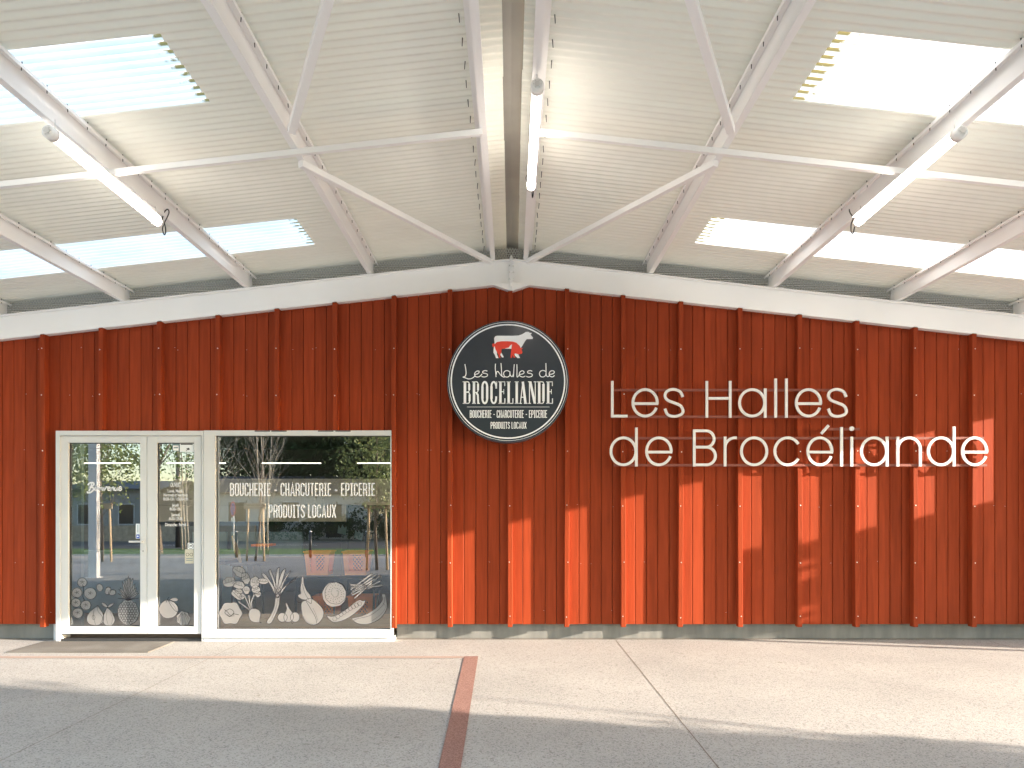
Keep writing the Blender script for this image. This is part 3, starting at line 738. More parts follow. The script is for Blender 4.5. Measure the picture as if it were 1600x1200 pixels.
pig = [(580, 320), (600, 305), (616, 318), (640, 292), (700, 281), (780, 280), (850, 284), (900, 300), (940, 338), (960, 372), (986, 367), (968, 390), (980, 425), (970, 445), (930, 453), (890, 440), (868, 450), (885, 496), (865, 497), (850, 462), (842, 499), (822, 499), (828, 430), (838, 350), (842, 320), (820, 333), (800, 362), (740, 378), (705, 380), (702, 430), (685, 458), (690, 499), (672, 499), (665, 460), (648, 430), (625, 385), (613, 342), (603, 362), (586, 350)]
b = MB(); b.sheet([sA(p) for p in cow], YS - .0012); b.build("cow_emblem", M['signpaint'], rs)
b = MB(); b.sheet([sA(p) for p in pig], YS - .0022); b.build("pig_emblem", M['logored'], rs)
# script line
scr = [
 [(222, 75), (232, 130), (238, 190), (228, 232), (198, 246), (225, 255), (270, 270), (315, 262), (352, 232), (350, 200), (372, 172), (402, 166), (410, 180), (392, 202), (355, 212)],
 [(352, 215), (362, 238), (392, 245), (425, 232), (448, 205)],
 [(518, 168), (490, 160), (458, 172), (462, 192), (500, 200), (520, 212), (512, 235), (475, 245), (442, 238)],
 [(625, 70), (622, 130), (628, 190), (632, 245)], [(697, 62), (702, 130), (706, 200), (712, 240)],
 [(640, 210), (635, 185), (655, 172), (668, 185), (690, 215), (715, 238), (745, 248)],
 [(808, 172), (775, 160), (742, 175), (732, 205), (748, 238), (785, 245), (812, 222), (814, 170)], [(814, 172), (820, 220), (845, 240), (862, 200)],
 [(872, 78), (866, 150), (862, 245)], [(906, 78), (908, 150), (908, 240), (925, 235), (940, 212)],
 [(940, 212), (980, 205), (1002, 185), (985, 164), (955, 172), (938, 200), (948, 232), (985, 245), (1018, 232)],
 [(1108, 170), (1080, 160), (1048, 172), (1052, 192), (1090, 200), (1110, 215), (1100, 236), (1062, 246), (1030, 236)],
 [(1285, 172), (1250, 158), (1215, 172), (1203, 205), (1220, 238), (1255, 244), (1282, 225), (1290, 190)], [(1288, 62), (1290, 150), (1292, 215), (1310, 240), (1335, 228)],
 [(1330, 210), (1370, 206), (1400, 185), (1385, 164), (1350, 168), (1330, 200), (1342, 234), (1378, 243), (1402, 222)]]
for i0, i1 in ((0, 3), (3, 12), (12, 15)):
    b = MB()
    for i in range(i0, i1): b.ribbon([sB(p) for p in smooth(scr[i], 6)], 11 / kA * YS / F, YS - .0012 - .00006 * i)
    b.build("script_lettering", M['signpaint'], rs)
# condensed stroke font: glyph height 1, width .34
def sans(t=.1):
    w_ = .36; h = t / 2; r_ = .15
    def rr(x0, x1, z0, z1, a0, a1):  # rounded rectangle pieces clockwise helper
        pass
    q = lambda cx, cz, a0, a1: arc(cx, cz, .13, .13, a0, a1, 6)
    l, r = h, w_ - h; lo, hi = h, 1 - h; k = .13
    G = {
     'B': (w_, [[(l, 0), (l, 1)], [(l, hi), (r - k, hi)] + q(r - k, hi - k, 90, 0) + q(r - k, .53 + k, 0, -90) + [(l, .53)], [(r - k, .53)] + q(r - k, .53 - k, 90, 0) + q(r - k, lo + k, 0, -90) + [(l, lo)]]),
     'O': (w_, [[(l, lo + k), (l, hi - k)] + q(l + k, hi - k, 180, 90) + q(r - k, hi - k, 90, 0) + q(r - k, lo + k, 0, -90) + q(l + k, lo + k, -90, -180)]),
     'U': (w_, [[(l, 1), (l, lo + k)] + q(l + k, lo + k, 180, 270) + q(r - k, lo + k, 270, 360) + [(r, 1)]]),
     'C': (w_, [[(r, .72), (r, hi - k)] + q(r - k, hi - k, 0, 90) + q(l + k, hi - k, 90, 180) + q(l + k, lo + k, 180, 270) + q(r - k, lo + k, 270, 360) + [(r, .28)]]),
     'H': (w_, [[(l, 0), (l, 1)], [(r, 0), (r, 1)], [(l, .5), (r, .5)]]),
     'E': (.31, [[(l, 0), (l, 1)], [(l, hi), (.31, hi)], [(l, .52), (.28, .52)], [(l, lo), (.31, lo)]]),
     'R': (w_, [[(l, 0), (l, 1)], [(l, hi), (r - k, hi)] + q(r - k, hi - k, 90, 0) + q(r - k, .5 + k, 0, -90) + [(l, .5)], [(r - k, .5), (r, .36), (r, 0)]]),
     'I': (.24, [[(.12, 0), (.12, 1)], [(0, hi), (.24, hi)], [(0, lo), (.24, lo)]]),
     'A': (.40, [[(h * .8, 0), (.2, .98), (.40 - h * .8, 0)], [(.09, .25), (.31, .25)]]),
     'T': (.34, [[(.17, 0), (.17, 1)], [(0, hi), (.34, hi)]]),
     'P': (w_, [[(l, 0), (l, 1)], [(l, hi), (r - k, hi)] + q(r - k, hi - k, 90, 0) + q(r - k, .45 + k, 0, -90) + [(l, .45)]]),
     'D': (w_, [[(l, 0), (l, 1)], [(l, hi), (r - k, hi)] + q(r - k, hi - k, 90, 0) + q(r - k, lo + k, 0, -90) + [(l, lo)]]),
     'S': (w_, [[(r, .74), (r, hi - k)] + q(r - k, hi - k, 0, 90) + q(l + k, hi - k, 90, 180) + [(l, .68), (r, .36)] + q(r - k, lo + k, 0, -90) + q(l + k, lo + k, 270, 180) + [(l, .26)]]),
     'L': (.30, [[(l, 1), (l, lo), (.30, lo)]]),
     'X': (.38, [[(h * .7, 0), (.38 - h * .7, 1)], [(h * .7, 1), (.38 - h * .7, 0)]]),
     '-': (.30, [[(.04, .44), (.26, .44)]]), ' ': (.14, [])}
    return G
def stroke_text(b, text, G, x0, x1, z0, z1, t, y, gap=.085, mi=0):
    tot = sum(G[c][0] for c in text) + gap * (len(text) - 1); sx = (x1 - x0) / tot; sz = z1 - z0; x = x0
    for i, c in enumerate(text):
        for j, s in enumerate(G[c][1]):
            b.ribbon([(x + p[0] * sx, z0 + p[1] * sz) for p in s], t * sz, y - .00004 * (j + 4 * (i % 2)), mi=mi)
        x += (G[c][0] + gap) * sx
GS = sans(.1)
b = MB(); p0, p1 = sB((288, 782)), sB((1303, 681)); stroke_text(b, "BOUCHERIE - CHARCUTERIE - EPICERIE", GS, p0[0], p1[0], p0[1], p1[1], .10, YS - .0012); b.build("trade_lettering", M['signpaint'], rs)
b = MB(); p0, p1 = sB((562, 925)), sB((1032, 836)); stroke_text(b, "PRODUITS LOCAUX", GS, p0[0], p1[0], p0[1], p1[1], .10, YS - .0012); b.build("trade_lettering", M['signpaint'], rs)
b = MB(); p0, p1 = sB((250, 645)), sB((1335, 637)); b.sheet([(p0[0], p0[1] + .003), (p1[0], p0[1] + .003), (p1[0], p1[1]), (p0[0], p1[1])], YS - .0012); b.build("rule_line", M['signpaint'], rs)
# heavy condensed serif lettering, glyphs traced as boxes and curves in the sign's own measure
b = MB(); top, bot = 302, 598
def bb(x0, x1, y0=top, y1=bot): b.sheet([sB(p) for p in ((x0, y0), (x1, y0), (x1, y1), (x0, y1))], YS - .0013)
cnt = [0]
def st(pts, t): cnt[0] += 1; b.ribbon([sB(p) for p in pts], t / kA * YS / F, YS - .0014 - .00003 * (cnt[0] % 9))
def serif(x0, x1, at): bb(x0, x1, top, top + 12) if at else bb(x0, x1, bot - 12, bot)
def bowl(xa, xr, ya, yb, t=26):   # right-hand bowl
    st([(xa, ya + 6), (xr - 40, ya + 6)] + A(xr - 34, ya + 38, 22, 32, 90, 0, 10) + A(xr - 34, yb - 38, 22, 32, 0, -90, 10) + [(xa, yb - 6)], 13)
    bb(xr - t, xr, ya + 34, yb - 34)
# B
bb(206, 240); serif(194, 245, 1); serif(194, 245, 0); bowl(240, 292, top, 448); bowl(240, 297, 440, bot)
# R
bb(326, 358); serif(316, 362, 1); serif(316, 368, 0); bowl(358, 408, top, 455); st([(375, 455), (392, 480), (398, 595)], 24); serif(385, 420, 0)
# O
def oo(x0, x1):
    st(A((x0 + x1) / 2, (top + bot) / 2, (x1 - x0) / 2 - 10, 144, 0, 360, 40), 18); bb(x0, x0 + 30, 370, 530); bb(x1 - 30, x1, 370, 530)
    st(A((x0 + x1) / 2, 372, (x1 - x0) / 2 - 15, 62, 0, 180, 20), 26); st(A((x0 + x1) / 2, 528, (x1 - x0) / 2 - 15, 62, 0, -180, 20), 26)
oo(438, 530)
# C
st(A(602, 372, 31, 62, 0, 180, 20), 24); st(A(602, 528, 31, 62, 0, -180, 20), 24); bb(556, 588, 368, 532); bb(638, 646, 302, 395); bb(624, 646, 372, 398); bb(622, 646, 500, 532)
# E
def ee(x0, x1):
    bb(x0 + 10, x0 + 42); serif(x0, x1, 1); serif(x0, x1, 0); bb(x0 + 42, x1 - 16, 432, 444); bb(x1 - 22, x1 - 14, 405, 470); bb(x1 - 10, x1, top, top + 62); bb(x1 - 10, x1 + 3, bot - 72, bot)
ee(664, 752)
# L
bb(782, 814); serif(772, 826, 1); serif(772, 858, 0); bb(848, 860, bot - 72, bot)
# I
bb(888, 920); serif(878, 930, 1); serif(878, 930, 0)
# A
st([(952, 595), (984, 306)], 12); st([(984, 306), (1020, 595)], 32); bb(962, 1010, 505, 517); serif(938, 972, 0); serif(998, 1046, 0)
# N
bb(1066, 1078); serif(1054, 1092, 1); serif(1056, 1092, 0); st([(1082, 306), (1142, 594)], 32); bb(1142, 1154); serif(1128, 1164, 1)
# D
bb(1184, 1216); serif(1172, 1222, 1); serif(1172, 1222, 0); bowl(1216, 1272, top, bot, 32)
# E
ee(1292, 1378)
b.build("name_lettering", M['signpaint'], rs)
# ================================================================== lettering and decals on the glass
YV = YG - .0012
def g2(p): return (X(p[0], YV), Z(p[1], YV))
b = MB(); a_, c_ = g2((359.4, 775)), g2((585.8, 754.5)); stroke_text(b, "BOUCHERIE - CHARCUTERIE - EPICERIE", GS, a_[0], c_[0], a_[1], c_[1], .10, YV); b.build("window_lettering", M['filmwhite'], wp)
b = MB(); a_, c_ = g2((420, 809)), g2((525, 788.5)); stroke_text(b, "PRODUITS LOCAUX", GS, a_[0], c_[0], a_[1], c_[1], .10, YV); b.build("window_lettering", M['filmwhite'], wp)
def text_mesh(body, x0, x1, zc, h, name, parent, y=YV):
    cu = bpy.data.curves.new(name, 'FONT'); cu.body = body; cu.size = 1; cu.align_x = 'LEFT'; cu.offset = .022
    o = bpy.data.objects.new(name, cu); C.objects.link(o); dg = bpy.context.evaluated_depsgraph_get(); dg.update()
    me = bpy.data.meshes.new_from_object(o.evaluated_get(dg)); bpy.data.objects.remove(o)
    xs_ = [v.co.x for v in me.vertices]; sx = (x1 - x0) / (max(xs_) - min(xs_)); mx_ = min(xs_)
    for v in me.vertices: v.co = Vector((x0 + (v.co.x - mx_) * sx, y, zc + (v.co.y - .35) * h / .7))
    me.materials.clear(); me.materials.append(M['filmwhite'])
    o = bpy.data.objects.new(name, me); C.objects.link(o); o.parent = parent; return o
for s, xa, xb, yc, h in (("OUVERT", 266, 282.5, 757.5, 6.5), ("Lundi, Mardi,", 262, 286, 767, 4.6), ("Mercredi et Vendredi", 255.5, 293, 773.3, 4.6), ("8h30-13h / 15h30-19h", 255, 294, 779.6, 4.6),
                         ("Jeudi", 268.5, 279, 789, 4.6), ("8h30-13h", 265, 282, 795.3, 4.6), ("Samedi", 267.5, 281, 804.3, 4.6), ("8h30-12h30", 263.8, 285, 810.5, 4.6), ("Dimanche : Fermé", 258, 291, 819.6, 4.8)):
    text_mesh(s, X(xa, YV), X(xb, YV), Z(yc, YV), h / F * YV, "opening_hours", dB)
# Bienvenue: traced pen strokes, zoom origin (100,670), scale 7.06
k7 = 7.06
bien = [([(275, 690), (292, 650), (305, 610), (300, 598)], 9), ([(262, 620), (285, 598), (320, 595), (330, 615), (300, 640), (282, 645)], 11), ([(285, 645), (318, 648), (325, 672), (295, 700), (262, 705), (258, 690)], 11),
        ([(345, 645), (340, 672), (352, 678), (362, 668)], 9), ([(362, 662), (382, 655), (380, 640), (366, 648), (362, 672), (380, 680), (395, 668)], 8), ([(398, 645), (394, 682), (405, 652), (420, 645), (420, 675), (432, 676)], 9),
        ([(438, 645), (444, 680), (462, 650), (470, 640), (480, 645)], 9), ([(482, 665), (505, 655), (500, 640), (486, 648), (482, 672), (500, 680), (515, 668)], 8), ([(522, 645), (518, 682), (530, 652), (545, 645), (543, 675), (555, 676)], 9),
        ([(562, 645), (558, 670), (572, 680), (590, 650), (588, 676), (600, 674)], 9), ([(605, 665), (630, 655), (625, 638), (610, 646), (604, 670), (620, 682), (640, 665)], 9), ([(349, 628), (351, 632)], 9)]
b = MB()
for i, (s, t) in enumerate(bien): b.ribbon([g2((100 + p[0] / k7, 670 + p[1] / k7)) for p in smooth(s, 5)], t * 1.45 / k7 * YV / F, YV - .00005 * i)
b.build("welcome_lettering", M['filmwhite'], dA)

YD1, YD2 = YG - .0010, YG - .0016
class Decal:
    def __init__(s, ox, oy, k): s.o = (ox, oy, k); s.b = MB(); s.i = 0; s.r = random.Random(5)
    def g(s, p): return (X(s.o[0] + p[0] / s.o[2], YD1), Z(s.o[1] + p[1] / s.o[2], YD1))
    def px(s, t): return t / s.o[2] / F * YD1
    def shape(s, pts, t=1.0, fill=True):
        s.i += 1; q = [s.g(p) for p in pts]; dy = .00003 * s.i
        if fill: s.b.sheet(q, YD1 - dy, 0)
        s.b.ribbon(q, s.px(t * s.o[2] * .85), YD2 - dy, closed=True, mi=1)
    def line(s, pts, t=.8): s.i += 1; s.b.ribbon([s.g(p) for p in smooth(pts, 4)], s.px(t * s.o[2] * .8), YD2 - .00003 * s.i, mi=1)
    def blob(s, cx, cy, rx, ry, n=28, w=.03, lobes=0, rot=0, t=1.0, fill=True):
        out = []
        for i in range(n):
            a = 2 * PI * i / n; r = 1 + s.r.uniform(-w, w) + (.07 * math.cos(lobes * a) if lobes else 0)
            x, y = rx * r * math.cos(a), ry * r * math.sin(a); c, q = math.cos(rot), math.sin(rot)
            out.append((cx + x * c - y * q, cy + x * q + y * c))
        s.shape(smooth(out, 2, True), t, fill)
    def build(s, name, par): return s.b.build(name, [M['film'], M['filmline']], par)
K = (100, 840, 6.957)
d = Decal(*K)
d.line([(200, 510), (215, 560), (205, 640), (225, 700), (170, 760)], 1.4)
for cx, cy, r in ((198, 487, 52), (140, 600, 56), (285, 608, 66), (130, 708, 52), (238, 735, 54), (150, 820, 57)):
    d.blob(cx, cy, r, r * .95)
    for k in range(5):
        a = k * 1.256 + cx; d.line([(cx, cy - 5), (cx + 14 * math.cos(a), cy - 5 + 12 * math.sin(a)), (cx + 27 * math.cos(a + .3), cy - 4 + 22 * math.sin(a + .3))], .9)
    d.line([(cx - r * .7, cy + r * .2), (cx - r * .5, cy + r * .55), (cx - r * .1, cy + r * .75)], .5)
d.build("tomato_decal", dA)
d = Decal(*K)
for cx, cy, rx, ry, ro in ((388, 543, 34, 42, -.3), (478, 578, 30, 42, .4), (525, 597, 40, 30, -.2)):
    d.blob(cx, cy, rx, ry, rot=ro); d.line([(cx - 20, cy - ry * .8), (cx, cy - ry), (cx + 18, cy - ry * .7)], .9)
    for k in range(9): x, y = cx + d.r.uniform(-18, 18), cy + d.r.uniform(-16, 20); d.line([(x, y), (x + 2, y + 4)], .4)
d.build("strawberry_decal", dA)
d = Decal(*K)
d.shape(smooth([(365, 740), (395, 780), (430, 840), (425, 910), (385, 948), (320, 952), (262, 930), (248, 875), (275, 815), (325, 770), (350, 755)], 4, True))
d.line([(365, 745), (370, 800), (420, 870), (390, 945)]); d.line([(330, 770), (318, 850), (345, 950)], .6); d.blob(322, 868, 16, 24, fill=False, t=.6)
d.shape(smooth([(478, 765), (512, 800), (545, 860), (552, 910), (520, 955), (470, 960), (430, 930), (425, 870), (445, 810), (460, 775)], 4, True))
d.shape(smooth([(470, 760), (430, 745), (408, 705), (445, 715), (475, 745)], 3, True)); d.shape(smooth([(480, 762), (510, 750), (545, 715), (505, 720), (480, 740)], 3, True))
d.line([(470, 790), (460, 860), (480, 950)], .5); d.line([(500, 800), (528, 880), (510, 950)], .5)
d.build("pear_decal", dA)
d = Decal(*K)
for k in range(15):
    a = -1.35 + 2.7 * k / 14 + d.r.uniform(-.06, .06); L_ = 190 + 70 * math.cos(a * 1.2) + d.r.uniform(-15, 15); bx, by = 700 + (k - 7) * 5, 668
    tx, ty = bx + L_ * math.sin(a) * .42, by - L_ * math.cos(a) * .95 + abs(a) * 26; w_ = 17
    d.shape(smooth([(bx - w_, by), (bx - w_ + (tx - bx) * .4, by + (ty - by) * .55), (tx, ty), (bx + w_ + (tx - bx) * .45, by + (ty - by) * .5), (bx + w_, by)], 3, True), .8)
d.blob(697, 812, 116, 136, n=32, w=.04)
for r_ in range(10):
    for q in range(8):
        x = 697 + (q - 3.5 + (r_ % 2) * .5) * 29; y = 694 + r_ * 26
        if ((x - 697) / 104) ** 2 + ((y - 812) / 124) ** 2 < 1: d.blob(x, y, 14, 12.5, n=7, w=.16, fill=False, t=.75)
d.build("pineapple_decal", dA)
d = Decal(*K); d.blob(1135, 778, 104, 100)
d.shape(smooth([(1135, 690), (1170, 660), (1215, 655), (1242, 680), (1205, 695), (1165, 688)], 3, True)); d.line([(1112, 705), (1130, 660), (1145, 648)], 1.2); d.shape(smooth([(1140, 690), (1190, 700), (1235, 745), (1245, 800), (1215, 800), (1170, 750)], 3, True))
d.line([(1150, 700), (1195, 740), (1228, 800)], .5); d.build("orange_decal", dB)
d = Decal(*K); d.blob(1297, 880, 76, 78, lobes=7)
for k in range(11):
    a = k * .571; d.line([(1295 + 12 * math.cos(a), 822 + 7 * math.sin(a)), (1297 + 45 * math.cos(a), 862 + 42 * math.sin(a)), (1297 + 66 * math.cos(a), 900 + 52 * math.sin(a))], .55)
d.build("mandarin_decal", dB)
K = (330, 850, 8.0)
d = Decal(*K); d.blob(242, 865, 140, 140, n=24, w=.02, lobes=6); d.blob(230, 860, 52, 44, n=12, w=.14, fill=False); d.line([(165, 820), (205, 850), (240, 890), (285, 878)], 1); d.line([(270, 870), (345, 885)], 1.2); d.line([(200, 880), (235, 905), (290, 895)], .8)
d.build("pepper_decal", wp)
d = Decal(*K)
for pts in ([(480, 825), (420, 780), (340, 720)], [(490, 815), (450, 720), (415, 640)], [(500, 812), (480, 720), (470, 640)], [(510, 812), (505, 720), (540, 630)]):
    s_ = smooth(pts, 5); d.i += 1; d.b.ribbon([d.g(p) for p in s_], d.px(18), YD1 - .00003 * d.i, mi=0); d.line([(p[0] - 9, p[1]) for p in pts], .6); d.line([(p[0] + 9, p[1]) for p in pts], .6)
for cx, cy, rx, ry, ro in ((355, 345, 85, 62, .5), (430, 430, 50, 75, -.3), (220, 475, 82, 62, -.3), (345, 510, 75, 52, .3), (345, 590, 48, 30, .3), (320, 640, 80, 42, .75), (390, 655, 28, 40, 0), (440, 575, 42, 52, 0), (545, 480, 58, 72, .2), (645, 465, 70, 34, .1), (560, 565, 52, 52, -.4), (585, 625, 38, 40, .3)):
    d.blob(cx, cy, rx, ry, n=18, w=.11, rot=ro, t=.8); c, q = math.cos(ro), math.sin(ro)
    d.line([(cx - rx * .8 * c, cy - rx * .8 * q), (cx, cy + 6), (cx + rx * .8 * c, cy + rx * .8 * q)], .9)
    for k in (-.45, 0, .45): d.line([(cx + rx * k * c, cy + rx * k * q), (cx + rx * k * c + 18 * q, cy + rx * k * q - ry * .6)], .6)
d.shape(smooth([(500, 812), (545, 808), (600, 828), (622, 880), (610, 935), (608, 972), (625, 985), (590, 978), (540, 978), (490, 950), (468, 890), (478, 840)], 4, True))
d.build("radish_decal", wp)
d = Decal(*K)
for tip, w_ in (((655, 380), 30), ((735, 335), 24), ((985, 345), 24), ((1060, 420), 20), ((1045, 445), 16), ((915, 325), 42), ((840, 312), 34)):
    bx, by = 830, 660; mx_, my_ = (tip[0] + bx) / 2 + (18 if tip[0] > bx else -10) * -.5, (tip[1] + by) / 2 - 20
    d.shape(smooth([(bx - 22, by - 10), (mx_ - w_ * .5, my_), (tip[0] - w_ * .6, tip[1] + 12), (tip[0] + w_ * .4, tip[1] - 10), (mx_ + w_ * .5, my_), (bx + 22, by - 10)], 3, True), .9)
d.shape(smooth([(692, 975), (742, 994), (800, 900), (845, 780), (862, 650), (870, 560), (820, 560), (805, 650), (790, 780), (745, 890)], 4, True)); d.line([(830, 600), (820, 760), (760, 930)], .6); d.line([(848, 600), (838, 720)], .5)
d.build("leek_decal", wp)
d = Decal(*K); d.blob(890, 918, 60, 58); d.blob(1048, 914, 58, 62)
d.shape(smooth([(930, 740), (950, 745), (975, 800), (1010, 850), (1030, 910), (1010, 960), (970, 976), (925, 965), (908, 915), (925, 860), (945, 815), (935, 770)], 4, True)); d.line([(1000, 980), (1015, 995), (1028, 978)], .8)
d.build("garlic_decal", wp)
K = (470, 850, 8.0)
d = Decal(*K); d.shape(smooth([(10, 740), (60, 700), (120, 680), (190, 720), (260, 790), (288, 860), (270, 930), (215, 995), (150, 1012), (80, 990), (30, 920), (12, 840)], 4, True))
d.shape(smooth([(12, 415), (35, 415), (40, 500), (80, 590), (125, 650), (130, 745), (70, 705), (10, 690), (-30, 660), (-25, 630), (0, 620), (-5, 540), (8, 480)], 3, True))
d.line([(60, 705), (130, 820), (185, 920), (200, 1000)], .9); d.line([(150, 800), (185, 870), (215, 960)], .5); d.line([(20, 500), (50, 610), (100, 700)], .8); d.line([(30, 900), (80, 975), (150, 1005)], .5); d.line([(-50, 720), (-10, 735), (5, 715)], .9)
d.build("aubergine_decal", wp)
d = Decal(*K); d.blob(418, 630, 150, 155); d.blob(435, 612, 134, 138, fill=False, t=.9)
for k in range(54):
    a = k * 2.399; r_ = 26 + 98 * ((k * 7) % 54) / 54; x, y = 435 + r_ * math.cos(a), 612 + r_ * math.sin(a)
    d.line([(x, y), (x + 9 * math.cos(a), y + 9 * math.sin(a)), (x + 15 * math.cos(a + .2), y + 15 * math.sin(a + .2))], .9)
d.build("celeriac_decal", wp)
d = Decal(*K)
for (x0, y0), (x1, y1) in (((620, 575), (900, 365)), ((640, 600), (960, 370)), ((615, 510), (820, 520)), ((630, 540), (1020, 525)), ((640, 640), (1010, 455)), ((625, 620), (940, 430)), ((670, 680), (905, 470)), ((760, 600), (1000, 385)), ((640, 590), (1030, 510))):
    dx, dy = x1 - x0, y1 - y0; l = math.hypot(dx, dy); nx, ny = -dy / l, dx / l; 
    d.shape([(x0 + nx * 8, y0 + ny * 8), (x1 + nx * 12 - dx * .08, y1 + ny * 12 - dy * .08), (x1, y1), (x1 - nx * 12 - dx * .08, y1 - ny * 12 - dy * .08), (x0 - nx * 8, y0 - ny * 8)], .7)
for o_ in (0, 14, 28): d.line([(740 + o_, 470), (780 + o_, 510), (815 + o_, 570)], .9)
d.build("asparagus_decal", wp)
d = Decal(*K); d.shape(smooth([(325, 895), (400, 905), (520, 850), (650, 750), (730, 700), (775, 712), (800, 705), (800, 735), (760, 790), (660, 880), (540, 950), (430, 978), (370, 955)], 4, True))
for k in range(9): u = k / 8; d.blob(425 + 310 * u, 935 - 190 * u - 12 * math.sin(u * PI), 26, 26, n=12, fill=False, t=.7)
d.build("pea_pod_decal", wp)
d = Decal(*K); d.shape(smooth([(1010, 630), (1055, 628), (1065, 680), (1078, 780), (1050, 860), (980, 940), (880, 990), (780, 1006), (690, 985), (640, 940), (650, 925), (760, 900), (880, 845), (970, 770), (1020, 700), (1015, 650)], 4, True))
d.line([(1045, 660), (1040, 740), (960, 830), (850, 900), (720, 930), (660, 955)], .9); d.line([(1030, 740), (1060, 790), (1000, 880), (890, 960)], .5); d.build("banana_decal", wp)
# stickers
def sticker(name, q, mat, par, extra=()):
    b = MB(); r_ = [g2(p) for p in ((q[0], q[1]), (q[2], q[1]), (q[2], q[3]), (q[0], q[3]))]; b.sheet(r_, YV); mats = [mat]
    for e in extra: 
        mats.append(e[-1]); rr_ = [g2(p) for p in e[0]]
        b.sheet(rr_, YV - .0004 - .0001 * len(mats), len(mats) - 1)
    return b.build(name, mats, par)
cir = lambda cx, cy, r: [(cx + r * math.cos(k * PI / 10), cy + r * math.sin(k * PI / 10)) for k in range(20)]
rc = lambda a, b_, c, d_: [(a, b_), (c, b_), (c, d_), (a, d_)]
sticker("camera_notice", (281, 691.8, 302.8, 706), M['signwhite'], dB, [(rc(282.5, 693.5, 301, 695), M['gasket']), ([(291, 701), (295, 699.6), (297, 702), (293.5, 703.6)], M['gasket']), (rc(291, 703, 292, 704.6), M['gasket'])])
sticker("service_sticker", (269, 692, 280.5, 705), M['blue_grey'], dB, [(rc(270.5, 696, 279, 704), M['signwhite']), (rc(271.5, 698.5, 278, 700.5), M['blue_grey'])])
sticker("push_label", (212.2, 818.2, 218.6, 841.5), M['signwhite'], dA, [(rc(213, 835, 218, 841), M['signblue']), (cir(215.4, 838, 1.3), M['signwhite']), (rc(215, 820, 215.8, 832), M['blue_grey'])])
sticker("no_dogs_sticker", (293.2, 848.5, 302.8, 858), M['signwhite'], dB, [(cir(298, 853.2, 4.2), M['gasket']), (cir(298, 853.2, 3.6), M['signwhite']), ([(296, 852.4), (300, 852), (300.3, 855), (299.4, 853.6), (297, 853.8), (296.3, 855)], M['gasket'])])
sticker("hygiene_notice", (289, 858.4, 302.8, 880.5), M['cream'], dB, [(cir(293, 866.5, 2.6), M['gasket']), (cir(293, 866.5, 2), M['cream']), (cir(299, 866.5, 2.6), M['gasket']), (cir(299, 866.5, 2), M['cream']), (rc(291, 872, 301, 873), M['blue_grey']), (rc(291, 875, 301, 876), M['blue_grey'])])
# ================================================================== inside the shop, seen through the glass
def inside(name, label, cat, build, mat, group=None):
    b = MB(); build(b); return tag(b.build(name, mat), label, cat, group)
for i, x in enumerate((-8.5, -6.66, -4.82, -2.98)):
    t = thing("ceiling_tube", ["leftmost thin lit tube inside the shop", "thin lit tube crossing the right door pane inside the shop", "thin lit tube above the word BOUCHERIE inside the shop", "thin lit tube at the right edge of the shop window"][i], "lamp", "thin lit tubes inside the shop", loc=(x, 13.2, 2.5))
    b = MB(); b.box(x, x + 1.14, 13.193, 13.207, 2.5, 2.512); b.build("tube", M['shopfill2'], t)
    b = MB(); b.box(x - .02, x + 1.16, 13.19, 13.21, 2.513, 2.53)
    for q in (.1, 1.04): b.box(x + q, x + q + .01, 13.195, 13.205, 2.53, 2.9)
    b.build("housing", M['inwall'], t)
Yb = 12.5
for i, x in enumerate((-8.5, -6.66, -4.82, -2.98)):  # front row added out of sight to brighten the interior
    t = thing("ceiling_tube", ["leftmost", "second from the left", "second from the right", "rightmost"][i] + " unseen tube added above the glazing to light the shop", "lamp", "added unseen tubes lighting the shop", loc=(x, 10, 2.86))
    b = MB(); b.box(x, x + 1.14, 9.97, 10.03, 2.84, 2.86); b.build("tube", M['shopfill'], t)
    b = MB(); b.box(x - .02, x + 1.16, 9.96, 10.04, 2.861, 2.899); b.build("housing", M['inwall'], t)
t = thing("cold_cabinet", "long cream fronted cold cabinet on the back wall inside the shop", "cabinet", loc=(-5, Yb, 0))
b = MB(); b.box(X(240, Yb), X(541, Yb), Yb, Yb + .7, Z(815, Yb), Z(789.5, Yb)); b.box(X(240, Yb), X(612, Yb) + .3, Yb + .004, Yb + .7, Z(789, Yb), Z(748, Yb)); b.build("canopy_panel", M['cream'], t)
b = MB(); b.box(X(240, Yb), X(541, Yb), Yb + .1, Yb + .7, .1, Z(815.5, Yb)); b.box(X(541, Yb) + .01, X(612, Yb) + .3, Yb + .12, Yb + .7, .1, Z(790, Yb)); b.build("cabinet_body", M['black'], t)
b = MB()
for q in range(3): b.box(X(300 + q * 60, Yb) , X(352 + q * 60, Yb), Yb + .02, Yb + .098, .75, 1.2)
b.build("glazed_front", M['blue_grey'], t)
